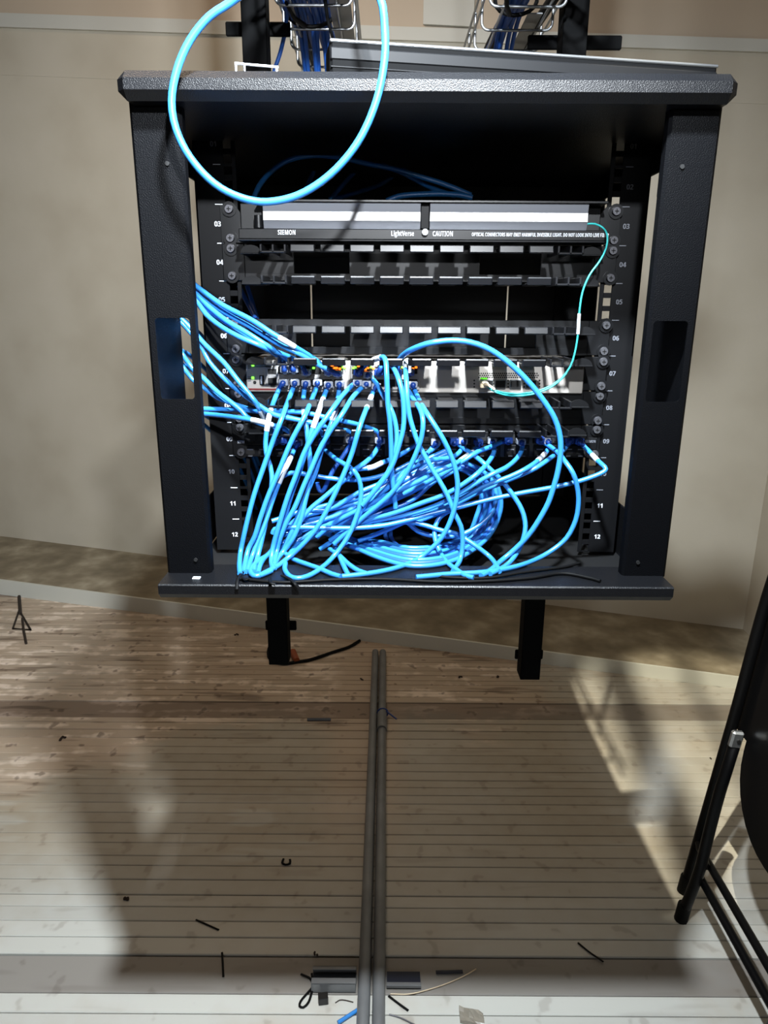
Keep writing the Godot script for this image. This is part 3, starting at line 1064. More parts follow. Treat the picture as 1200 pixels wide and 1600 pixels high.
func cords_from_left() -> void:
	tail = [Vector3(0.004, -0.03, -0.10), Vector3(0.028, -0.10, -0.19), Vector3(0.05, -0.20, -0.24)]
	cord("uppermost blue cord of the fan entering beside the first post, white sleeve midway", [v(514, 581), v(498, 566), v(454, 538), v(427, 522), v(393, 500), v(345, 475), v(307, 447), v(280, 425), v(262, 412)], 0.915, 0.868, 0.921, "grey", Vector2(0.27, 0.38))
	cord("second blue cord of the fan beside the first post, just under the sleeved one", [v(528, 583), v(499, 571), v(465, 552), v(440, 540), v(414, 525), v(390, 510), v(352, 489), v(320, 468), v(304, 452), v(280, 432)], 0.915, 0.876, 0.921)
	cord("third blue cord of the fan beside the first post, ending at the second upper port", [v(460, 577), v(452, 565), v(435, 552), v(417, 540), v(384, 519), v(355, 502), v(325, 478), v(306, 459), v(280, 440)], 0.915, 0.872, 0.921)
	cord("lowest blue cord of the fan beside the first post, crossing the 06 mark", [v(446, 577), v(443, 565), v(432, 555), v(408, 541), v(375, 527), v(345, 510), v(322, 491), v(308, 471), v(285, 445)], 0.915, 0.866, 0.921)
	cord("shaded blue cord tucked between the cords of the fan beside the first post", [v(479, 581), v(470, 568), v(448, 556), v(420, 545), v(388, 526), v(360, 508), v(330, 488), v(306, 466), v(280, 448)], 0.915, 0.884, 0.921)
	cord("blue cord sloping past the 07 mark with a white sleeve near the switch corner", [v(428, 690), v(424, 675), v(412, 652), v(399, 628), v(391, 618), v(372, 595), v(350, 567), v(319, 537), v(300, 515), v(280, 495)], 0.92, 0.872, 0.921, "blue", Vector2(0.22, 0.33))
	cord("blue cord sloping past the 07 mark, just below its sleeved neighbour", [v(550, 684), v(549, 676), v(530, 671), v(505, 666), v(485, 660), v(455, 654), v(429, 648), v(397, 628), v(375, 612), v(349, 590), v(327, 565), v(314, 540), v(300, 522), v(280, 500)], 0.918, 0.868, 0.921)
	cord("blue cord from beside the grip slot, dipping behind the white sleeve", [v(443, 687), v(438, 676), v(410, 664), v(385, 651), v(378, 643), v(360, 628), v(339, 612), v(318, 591), v(300, 575), v(282, 548)], 0.92, 0.885, 0.921, "blue")
	cord("blue cord from beside the grip slot reaching the grey plug under the middle fingers", [v(595, 687), v(592, 677), v(582, 671), v(561, 664), v(532, 657), v(512, 653), v(487, 647), v(470, 644), v(450, 643), v(430, 642), v(405, 643), v(382, 637), v(342, 622), v(319, 606), v(300, 592), v(284, 570)], 0.918, 0.874, 0.921)
	cord("dim blue cord level with the 08 mark above the sleeved level one", [v(509, 688), v(503, 676), v(478, 660), v(450, 651), v(420, 645), v(393, 642), v(367, 640), v(340, 639.5), v(321, 639), v(295, 638)], 0.92, 0.882, 0.921, "blue", Vector2.ZERO, 0.0031, M.cable)
	cord("level blue cord above the 09 mark with a long white sleeve", [v(466, 690), v(460, 682), v(440, 668), v(425, 664), v(408, 659), v(387, 655), v(352, 650), v(321, 647), v(300, 646), v(280, 645)], 0.92, 0.865, 0.921, "blue", Vector2(0.34, 0.50))

func cords_from_switch() -> void:
	tail = []
	cord("blue cord from the first lower switch port bending behind its neighbour, white sleeve upright", [v(444, 597), v(437, 606), v(430, 622), v(422, 645), v(418, 665), v(415, 690), v(416, 708), v(422, 728), v(425, 748), v(421, 785), v(411, 835), v(402, 872), v(396, 893)], 0.915, 0.868, 0.835, "grey", Vector2(0.22, 0.34))
	cord("outermost long blue cord falling from the second lower switch port to the base", [v(462, 597), v(459, 604), v(450, 627), v(439, 657), v(425, 693), v(409, 738), v(398, 770), v(389, 803), v(381, 837), v(376, 862), v(374, 884), v(375, 897)], 0.915, 0.85, 0.83)
	cord("blue cord from the third lower switch port bowing right, white sleeve by the patch panel", [v(479, 598), v(476, 607), v(474, 624), v(475, 645), v(479, 670), v(481, 690), v(484, 712), v(484.5, 731), v(483, 756), v(477, 782), v(470, 812), v(457, 843), v(441, 864), v(428, 880)], 0.915, 0.864, 0.84, "grey", Vector2(0.22, 0.33))
	cord("long blue cord from the fourth lower switch port, sloping beside a sleeved cord", [v(497, 597), v(495, 604), v(484, 632), v(475, 652), v(455, 690), v(435, 738), v(419, 775), v(406, 812), v(398, 838), v(388, 858), v(384, 875), v(380, 894)], 0.915, 0.846, 0.828)
	cord("blue cord from a patch panel jack sloping to the base with a white sleeve low", [v(467, 690), v(461, 700), v(451, 722), v(441, 742), v(427, 778), v(416, 812), v(407, 836), v(401, 850), v(393, 872), v(386, 893)], 0.92, 0.856, 0.83, "grey", Vector2(0.18, 0.42))
	cord("blue cord from the fifth lower switch port, white sleeve above the patch panel", [v(514, 600), v(511, 607), v(501, 634), v(495, 652), v(486, 677), v(478, 704), v(468, 737), v(455, 774), v(444, 812), v(435, 838), v(430, 857), v(427, 875), v(429, 888)], 0.915, 0.861, 0.838, "grey", Vector2(0.15, 0.33))
	cord("blue cord swept far left from the first lower port of the second bank", [v(559, 597), v(553, 600), v(536, 617), v(524, 633), v(508, 655), v(490, 681), v(475, 708), v(463, 741), v(450, 775), v(438, 813), v(431, 838), v(426, 858), v(424, 876), v(426, 889)], 0.915, 0.842, 0.826)
	cord("blue cord from the sixth lower switch port, sleeved where two cords cross", [v(531, 599), v(530, 608), v(527, 628), v(522, 650), v(512, 676), v(503, 701), v(494, 735), v(483, 762), v(468, 800), v(454, 835), v(440, 862), v(428, 884)], 0.915, 0.867, 0.842, "grey", Vector2(0.16, 0.28))
	cord("blue cord from the second lower port of the second bank, darker toward the base", [v(573, 599), v(568, 603), v(551, 621), v(534, 648), v(515, 675), v(500, 701), v(487, 731), v(475, 758), v(460, 794), v(448, 815), v(438, 840), v(432, 862), v(429, 882)], 0.915, 0.852, 0.832)
	cord("long sleeved blue cord reaching the base lip from the third lower port, second bank", [v(588, 603), v(584, 610), v(577, 628), v(570, 645), v(561, 670), v(551, 705), v(540, 734), v(530, 757), v(516, 787), v(505, 808), v(492, 829), v(470, 854), v(452, 870), v(436, 883), v(420, 892), v(404, 900)], 0.915, 0.838, 0.815, "grey", Vector2(0.10, 0.22))
	cord("blue cord from an upper port of the second bank, diving right behind the sleeved upright", [v(575, 585), v(579, 588), v(590, 602), v(600, 620), v(609, 636), v(615, 650), v(619, 668), v(620, 688), v(616, 712), v(606, 738), v(588, 762), v(572, 785), v(560, 806)], 0.915, 0.868, 0.85)
	cord("blue cord humped over the finger and dropping straight, white sleeve at the top", [v(560, 581), v(568, 573), v(580, 564), v(591, 560), v(599, 558), v(603, 566), v(604, 584), v(605, 604), v(606, 632), v(609, 658), v(611, 695), v(612, 735), v(615, 764), v(617, 782), v(618, 794)], 0.915, 0.846, 0.856, "blue", Vector2(0.19, 0.29))
	cord("blue cord curving out right of the humped one and back under it", [v(592, 581), v(599, 566), v(607, 566), v(616, 577), v(624, 596), v(629, 617), v(631, 641), v(630, 670), v(623, 697), v(615, 722), v(604, 743), v(588, 764), v(566, 790)], 0.915, 0.850, 0.846, "blue")
	cord("blue cord with an upright white sleeve crossing right into the coil", [v(640, 581), v(636, 562), v(634, 577), v(635, 597), v(636, 619), v(638, 639), v(641, 655), v(646, 672), v(653, 692), v(662, 709), v(674, 731), v(688, 754), v(699, 774), v(711, 804), v(720, 822), v(723, 848), v(719, 874), v(708, 892)], 0.915, 0.856, 0.83, "blue", Vector2(0.03, 0.15))
	cord("blue cord from the last lower switch port bowing right then sweeping down left", [v(630, 600), v(636, 607), v(646, 624), v(657, 641), v(661, 659), v(659, 681), v(651, 706), v(636, 737), v(612, 770), v(590, 790), v(568, 808), v(548, 826), v(522, 850)], 0.915, 0.844, 0.85)
	cord("long front blue cord from the last switch port sweeping round to the base lip", [v(645, 600), v(647, 607), v(656, 627), v(669, 649), v(690, 682), v(702, 706), v(711, 731), v(715, 759), v(711, 791), v(702, 818), v(690, 840), v(674, 857), v(655, 872), v(635, 882), v(605, 891), v(570, 897), v(534, 901)], 0.915, 0.838, 0.818)
	cord("big blue loop arching right across the switch and down to the base", [v(621, 582), v(622, 565), v(630, 555), v(646, 545), v(672, 536), v(705, 532), v(735, 535), v(765, 546), v(795, 567), v(826, 597), v(852, 630), v(867, 655), v(875, 682), v(876, 706), v(872, 735), v(866, 758), v(857, 785), v(843, 811), v(826, 836), v(806, 857), v(786, 874), v(768, 890), v(752, 900)], 0.915, 0.842, 0.83, "blue", Vector2.ZERO, 0.0034)

func cords_from_patch_panel() -> void:
	cord("blue cord from the grey plug under the long sleeved cord, sloping down left", [v(593, 687), v(592, 696), v(583, 711), v(570, 723), v(557, 732), v(545, 744), v(525, 761), v(503, 780), v(488, 792), v(472, 810), v(455, 834), v(442, 858)], 0.92, 0.866, 0.846)
	cord("shaded blue cord from the grey plug left of centre, turning up in a small hook", [v(548, 686), v(546, 696), v(535, 714), v(525, 728), v(513, 750), v(507, 764), v(502, 768), v(498, 764), v(496, 754)], 0.92, 0.896, 0.9, "grey", Vector2.ZERO, 0.0030, M.cable_shaded)
	cord("blue cord curling in front of the bundle and along the base lip to a hook", [v(505, 690), v(506, 700), v(514, 708), v(527, 719), v(541, 727), v(551, 734), v(558, 743), v(563, 757), v(564, 772), v(562, 790), v(557, 807), v(549, 828), v(537, 849), v(519, 872), v(503, 887), v(488, 897), v(472, 903), v(458, 903), v(449, 897), v(445, 889), v(446, 880)], 0.92, 0.85, 0.82, "blue")
	cord("level blue cord crossing behind the long cords below the patch panel", [v(442, 744), v(455, 739), v(480, 741), v(507, 746), v(531, 749), v(554, 750), v(578, 748), v(600, 742), v(625, 732), v(650, 718), v(680, 700), v(687, 690)], 0.885, 0.885, 0.915, "")
	cord("blue cord with a white sleeve behind the centre cords below the patch panel", [v(548, 738), v(559, 733), v(574, 731.5), v(585, 729), v(597, 723), v(612, 717), v(630, 708), v(645, 698), v(658, 690)], 0.88, 0.885, 0.915, "", Vector2(0.22, 0.48))
	cord("blue cord from the grey plug right of the long front cord", [v(680, 690), v(676, 699), v(666, 710), v(650, 724), v(628, 744), v(604, 764), v(580, 782), v(552, 803), v(520, 828)], 0.92, 0.868, 0.866)
	cord("blue cord from the next grey plug, turning level with a white sleeve", [v(723, 688), v(725, 694), v(721, 703), v(713, 711), v(700, 716), v(673, 719), v(650, 727), v(622, 745), v(598, 768), v(570, 790), v(540, 812)], 0.92, 0.872, 0.868, "grey", Vector2(0.08, 0.17))
	cord("blue cord sloping left below the next plug with a white sleeve by the front cord", [v(747, 690), v(747, 698), v(730, 712), v(711, 725), v(694, 732), v(677, 740), v(660, 749), v(643, 757), v(618, 768), v(590, 782), v(560, 797), v(525, 815), v(495, 840)], 0.92, 0.858, 0.862, "blue", Vector2(0.14, 0.27))
	cord("blue cord from the grey plug right of centre falling left in front", [v(768, 688), v(771, 693), v(772, 705), v(764, 721), v(746, 740), v(720, 759), v(690, 775), v(659, 786), v(630, 797), v(605, 805), v(580, 811), v(552, 823), v(515, 845)], 0.92, 0.846, 0.858)
	cord("short shaded blue cord between two plugs, passing behind the sloping one", [v(793, 687), v(786, 690), v(776, 694), v(762, 700), v(746, 706), v(730, 716), v(712, 728), v(690, 742), v(660, 757), v(630, 772)], 0.92, 0.876, 0.88, "blue")
	cord("blue cord crossing right behind the others and curving down to the base", [v(709, 689), v(714, 693), v(730, 704), v(744, 714), v(757, 725), v(771, 738), v(785, 752), v(799, 770), v(811, 788), v(818, 804), v(821, 822), v(818, 841), v(811, 858), v(799, 876), v(786, 887), v(766, 897)], 0.92, 0.868, 0.83, "blue")
	cord("blue cord from the third grey plug from the end, sweeping left in front", [v(813, 689), v(816, 695), v(815, 704), v(806, 718), v(790, 731), v(771, 740), v(749, 752), v(720, 770), v(690, 786), v(656, 799), v(625, 806), v(600, 811), v(570, 818), v(535, 836), v(500, 858)], 0.92, 0.85, 0.86)
	cord("blue cord with a long white sleeve from the second grey plug from the end", [v(854, 688), v(858, 697), v(854, 706), v(840, 720), v(821, 733), v(796, 745), v(771, 754), v(752, 762), v(727, 775), v(700, 788), v(668, 800), v(640, 812), v(600, 830), v(560, 845)], 0.92, 0.856, 0.872, "grey", Vector2(0.13, 0.24))
	cord("blue cord running just under the long white sleeve", [v(888, 687), v(886, 696), v(880, 704), v(870, 709), v(853, 721), v(838, 731), v(823, 738), v(800, 748), v(776, 758), v(752, 767), v(724, 782), v(690, 800), v(650, 816)], 0.92, 0.866, 0.88, "blue")
	cord("outer blue cord bowing right in a wide arc to the base lip", [v(843, 687), v(847, 690), v(857, 696), v(871, 706), v(882, 720), v(895, 739), v(901, 757), v(904, 778), v(902, 803), v(896, 822), v(885, 841), v(867, 857), v(842, 872), v(811, 884), v(779, 891), v(746, 895), v(702, 897), v(671, 900), v(650, 902)], 0.92, 0.848, 0.818, "blue")
	cord("blue cord sharply kinked at a white sleeve beside the 09 mark", [v(903, 688), v(911, 696), v(921, 706), v(934, 720), v(943, 728), v(946.5, 733), v(943, 737.5), v(929, 744), v(905, 752), v(867, 761), v(817, 770), v(780, 777), v(750, 784), v(715, 793), v(677, 802), v(640, 812), v(600, 821), v(554, 825), v(507, 825), v(472, 824), v(445, 824), v(429, 827), v(426, 834)], 0.92, 0.866, 0.846, "blue", Vector2(0.082, 0.112))

func cords_in_the_pile() -> void:
	cord("blue cord sinking from the bundle across the coil to the base on the right", [v(585, 822), v(612, 818), v(642, 816), v(665, 821), v(690, 829), v(713, 834), v(727, 842), v(746, 855), v(765, 870), v(777, 886), v(780, 893)], 0.87, 0.862, 0.83, "")
	cord("blue cord dipping under the coil and rising round its right side", [v(625, 806), v(640, 819), v(653, 830), v(671, 836), v(692, 838), v(710, 838), v(727, 833), v(746, 822), v(760, 811), v(770, 799), v(775, 782), v(774, 765), v(766, 748), v(756, 738), v(742, 729), v(722, 722)], 0.88, 0.872, 0.9, "")
	cord("blue cord hooked left of the coil and ending on the base lip", [v(715, 792), v(692, 804), v(683, 815), v(679, 829), v(680, 843), v(687, 862), v(700, 880), v(714, 891), v(728, 900), v(740, 903)], 0.872, 0.86, 0.815, "")
	cord("short blue cord curling over the cable ties at the corner of the base", [v(470, 832), v(455, 841), v(440, 850), v(426, 861), v(415, 870), v(407, 882), v(403, 896)], 0.86, 0.85, 0.825, "")
	cord("small blue hook of cord between the cable ties on the base", [v(440, 846), v(428, 856), v(419, 867), v(407, 874), v(396, 884), v(391, 893), v(397, 900), v(407, 899), v(424, 892)], 0.85, 0.84, 0.815, "")
	cord("blue cord sliding along the base toward the long black flex", [v(436, 858), v(450, 868), v(461, 875), v(480, 882), v(500, 889), v(518, 897), v(532, 901)], 0.87, 0.845, 0.82, "")
	cord("short blue cord dropping steeply onto the base left of the coil", [v(520, 846), v(529, 866), v(536, 882), v(541, 893), v(545, 900)], 0.9, 0.87, 0.82, "")
	cord("short blue cord lying slantwise on the base behind the steep one", [v(515, 858), v(530, 868), v(545, 882), v(560, 892), v(575, 897)], 0.89, 0.85, 0.825, "")
	# streams of cords between the corner of the base and the patch panel
	var from := ["between the sleeved cords", "under the level sleeve", "behind the front cord", "beside the first grey plug", "above the coil", "below the kinked cord", "near the hooked cord", "left of the coil", "over the dark gap", "against the back of the pile", "under the swept cords", "beneath the arched loop"]
	for i in from.size():
		var k := float(i) / (from.size() - 1)
		var y0 := lerpf(800, 852, k) + rng.randf_range(-6, 6)
		var pts := [v(428 + rng.randf_range(-6, 22), y0 + 12 + k * 10), v(470 + rng.randf_range(-8, 8), y0), v(515, lerpf(790, 828, k) + rng.randf_range(-6, 6)), v(560, lerpf(774, 812, k) + rng.randf_range(-6, 6)), v(605, lerpf(752, 796, k) + rng.randf_range(-6, 6)), v(645, lerpf(730, 776, k) + rng.randf_range(-5, 5)), v(676, lerpf(712, 752, k) + rng.randf_range(-4, 4)), v(700 + 20 * k, lerpf(702, 730, k))]
		cord("blue cord in the dense stream of the pile, " + from[i], pts, 0.855, 0.872 + 0.003 * (i % 4), 0.905, "", Vector2(0.55, 0.62) if i in [2, 6, 9] else Vector2.ZERO)
	# the coil lying behind the front cords
	var turns := ["outermost turn", "second turn from outside", "third turn from outside", "middle turn", "turn inside the middle one", "small inner turn", "innermost turn"]
	for i in turns.size():
		var k := float(i) / (turns.size() - 1)
		var pts := [v(500 + 8 * i, 828 + rng.randf_range(-4, 14)), v(545, 848 + rng.randf_range(-5, 8) - 8 * k), v(590, lerpf(871, 846, k)), v(640, lerpf(884, 856, k)), v(690, lerpf(881, 852, k)), v(732, lerpf(864, 834, k)), v(lerpf(768, 744, k), lerpf(832, 808, k)), v(lerpf(783, 752, k), lerpf(792, 776, k)), v(lerpf(774, 742, k), lerpf(754, 748, k)), v(lerpf(746, 722, k), lerpf(731, 734, k)), v(lerpf(708, 694, k), lerpf(722, 730, k)), v(655, lerpf(728, 742, k)), v(610, lerpf(748, 766, k))]
		cord("blue cord coiled on the base, " + turns[i], pts, 0.90, 0.905 + 0.006 * (i % 3), 0.925, "", Vector2.ZERO, 0.0031, M.cable_shaded if i % 2 else M.cable)
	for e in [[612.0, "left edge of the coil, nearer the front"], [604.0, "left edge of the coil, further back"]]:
		cord("shaded blue cord curving round the " + e[1], [v(e[0] + 40, 800), v(e[0] + 12, 812), v(e[0] - 2, 828), v(e[0] + 2, 846), v(e[0] + 20, 858), v(e[0] + 60, 864), v(e[0] + 110, 858)], 0.92, 0.92, 0.92, "", Vector2.ZERO, 0.0030, M.cable_shaded)

func cords_on_top() -> void:
	var deep: Material = M.cable_shaded
	cord("blue cord arching over the fibre panel inside the top of the rack", [v(396, 312), v(404, 292), v(424, 268), v(452, 250), v(490, 243), v(530, 246), v(575, 256), v(620, 265), v(660, 277), v(700, 290), v(736, 305)], 1.0, 1.02, 1.02, "", Vector2.ZERO, 0.0034, M.cable)
	cord("blue cord beneath the arching one inside the top of the rack", [v(596, 258), v(625, 268), v(655, 284), v(685, 298), v(712, 306)], 1.04, 1.05, 1.03, "", Vector2.ZERO, 0.0034, M.cable)
	cord("blue cord lying along the top edge of the fibre panel", [v(604, 314), v(622, 307), v(650, 304), v(690, 303), v(720, 305), v(738, 309)], 1.0, 1.0, 1.0, "", Vector2.ZERO, 0.0036, M.cable)
	cord("dim blue cord bent to a peak inside the top of the rack", [v(476, 300), v(490, 268), v(502, 228), v(513, 190), v(517, 184), v(527, 193), v(548, 217), v(578, 240), v(608, 258)], 1.12, 1.14, 1.1, "", Vector2.ZERO, 0.0034, M.cable)
	cord("dim blue cord in an upright loop inside the top of the rack", [v(515, 312), v(560, 300), v(602, 284), v(628, 258), v(640, 228), v(639, 205), v(629, 190), v(616, 186), v(603, 193), v(597, 210), v(604, 235), v(622, 258), v(640, 272)], 1.16, 1.18, 1.1, "", Vector2.ZERO, 0.0034, M.cable)
	cord("faint blue cord behind the dim bent one inside the top of the rack", [v(515, 312), v(535, 290), v(560, 262), v(572, 250)], 1.15, 1.16, 1.14, "", Vector2.ZERO, 0.0034, M.cable)
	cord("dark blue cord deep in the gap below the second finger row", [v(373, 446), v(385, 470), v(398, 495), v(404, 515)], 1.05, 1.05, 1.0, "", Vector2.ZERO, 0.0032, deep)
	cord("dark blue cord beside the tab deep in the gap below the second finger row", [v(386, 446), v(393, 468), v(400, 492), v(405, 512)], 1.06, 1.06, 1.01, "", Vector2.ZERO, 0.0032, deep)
	# the big hanging loop in front of the lid
	var pts := [v(440, -70), v(396, -26), v(360, 4), v(327, 26), v(297, 63), v(277, 108), v(268, 158), v(275, 202), v(297, 246), v(335, 287), v(377, 309), v(418, 315.5), v(468, 304), v(518, 271), v(560, 221), v(588, 158), v(601, 92), v(601, 42), v(595, 0), v(580, -60)]
	var p := PackedVector3Array()
	for i in pts.size():
		p.append(at(pts[i].x, pts[i].y, 0.744))
	p[0] = Vector3(-0.115, EYE + 0.47, -0.95)
	p[19] = Vector3(-0.10, EYE + 0.47, -0.92)
	var t := thing("hanging_cable", "thick bright blue cable hanging in a big loop before the rack lid", "cable", p[11])
	var st := mb()
	tube(st, smooth(p), 0.0036, 12)
	obj("jacket", st, M.cable, t)
	# fibre jumper
	var f := [v(757, 601), v(766, 606), v(776, 611), v(800, 615), v(830, 613), v(858, 604), v(878, 590), v(891, 573), v(898, 552), v(903, 522), v(905, 490), v(910, 457), v(921, 430), v(937, 408), v(947, 388), v(949, 370), v(942, 356), v(930, 350), v(918, 350)]
	var q := PackedVector3Array()
	for i in f.size():
		var k := float(i) / (f.size() - 1)
		q.append(at(f[i].x, f[i].y, 0.914 if i == 0 else (0.895 if i < 3 else (0.868 if i < 13 else (0.872 if i < 16 else 0.895)))))
	var c := thing("fibre_jumper", "thin aqua fibre cable from a switch module up to the fibre panel", "cable", q[0])
	st = mb()
	var path := smooth(q)
	tube(st, path, 0.00115, 7)
	obj("strand", st, M.aqua, c)
	st = mb()
	var second := PackedVector3Array()
	for i in int(path.size() * 0.42):
		second.append(path[i] + Vector3(0, -0.0026 * sin(PI * float(i) / (path.size() * 0.42)), 0.001))
	tube(st, second, 0.00115, 7)
	obj("strand", st, M.aqua, c)
	st = mb()
	box(st, at(756, 601, 0.915), Vector3(0.0105, 0.0075, 0.016), 0.001)
	obj("connector", st, M.beige, c)
	st = mb()
	for e in [[759.0, 599.5], [765.0, 603.5]]:
		rod(st, at(e[0] - 2, e[1], 0.908), at(e[0] + 7, e[1] + 4, 0.89), 0.0026, 9, 0.0016)
	obj("connector_boot", st, M.beige, c)
	st = mb()
	var sl := PackedVector3Array()
	for i in path.size():
		var yy := float(i) / path.size()
		if yy > 0.50 and yy < 0.575:
			sl.append(path[i])
	tube(st, sl, 0.0021, 7)
	obj("label_sleeve", st, M.sleeve, c)

func ties_on_base() -> void:
	var e := [
		["black cable tie hanging over the base lip at the corner", [v(384, 889), v(376, 897), v(371, 907), v(370, 921)], 0.0022],
		["black cable tie tail poking up from the corner of the base", [v(378, 901), v(383, 906), v(389, 904)], 0.002],
		["black cable tie tail crossing the base lip beside the small blue hook", [v(440, 899), v(452, 904), v(460, 911), v(466, 919)], 0.0022],
		["short black cable tie standing in the middle of the corner tangle", [v(422, 903), v(423, 911), v(430, 913)], 0.002],
	]
	for i in e.size():
		var p := PackedVector3Array()
		for q in e[i][1]:
			var w := on_level(q.x, q.y, EYE - DECK + 0.0035)
			p.append(w if -w.z > 0.748 else at(q.x, q.y, 0.742))
		var st := mb()
		tube(st, smooth(p), e[i][2], 7, -1.0, 0.6)
		tag(obj("cable_tie", st, M.tie), e[i][0], "cable tie", "black ties on the rack base")
	var st2 := mb()
	var p2 := PackedVector3Array()
	for q in [v(372, 904), v(440, 910), v(520, 906), v(600, 905), v(680, 909), v(760, 908), v(830, 903), v(880, 896), v(925, 904), v(938, 908)]:
		p2.append(on_level(q.x, q.y, EYE - DECK + 0.0022))
	tube(st2, smooth(p2), 0.0021, 8)
	tag(obj("power_flex", st2, M.tie), "thin black flex lying along the rack base behind the lip", "cable")
	st2 = mb()
	p2 = PackedVector3Array()
	for q in [v(660, 897), v(700, 902), v(760, 903), v(820, 894), v(880, 886), v(905, 880)]:
		p2.append(on_level(q.x, q.y, EYE - DECK + 0.0022))
	tube(st2, smooth(p2), 0.0019, 8)
	tag(obj("power_flex", st2, M.tie), "second black flex curving behind the blue cords toward the far corner of the base", "cable")

# ---------------------------------------------------------------- above the rack
func tray(x: float, label: String) -> void:
	var h := EYE + 0.457
	var t := thing("cable_tray", label, "cable tray", Vector3(x, h, -1.4))
	var w := 0.0605
	var mesh: ArrayMesh
	var st := mb()
	var p := PackedVector3Array()
	p.append(Vector3(-w, 0.06, 0))
	p.append(Vector3(-w, 0.012, 0))
	for k in 5:
		var a := PI + PI / 2 * k / 4.0
		p.append(Vector3(-w + 0.012 + cos(a) * 0.012, 0.012 + sin(a) * 0.012, 0))
	for k in 5:
		var a := PI * 1.5 + PI / 2 * k / 4.0
		p.append(Vector3(w - 0.012 + cos(a) * 0.012, 0.012 + sin(a) * 0.012, 0))
	p.append(Vector3(w, 0.012, 0))
	p.append(Vector3(w, 0.06, 0))
	tube(st, p, 0.0024, 8)
	mesh = st.commit()
	for i in 14:
		mesh_node("cross_wire", mesh, M.wire, t, Vector3(x, h, -(0.9 + 0.1 * i)))
	for e in [[-w - 0.003, 0.058], [w + 0.003, 0.058], [-w - 0.003, 0.028], [w + 0.003, 0.028], [-0.036, 0.0035], [0.036, 0.0035]]:
		st = mb()
		rod(st, Vector3(x + e[0], h + e[1], -0.86), Vector3(x + e[0], h + e[1], -2.24), 0.0022, 8)
		obj("long_wire", st, M.wire, t)
	for e in [[-w, 0.95], [w, 0.95], [-w, 1.12], [w, 1.12]]:
		st = mb()
		rod(st, Vector3(x + e[0], h + 0.02, -e[1]), Vector3(x + e[0], 3.1, -e[1]), 0.003, 8)
		obj("hanger_rod", st, M.steel, t)

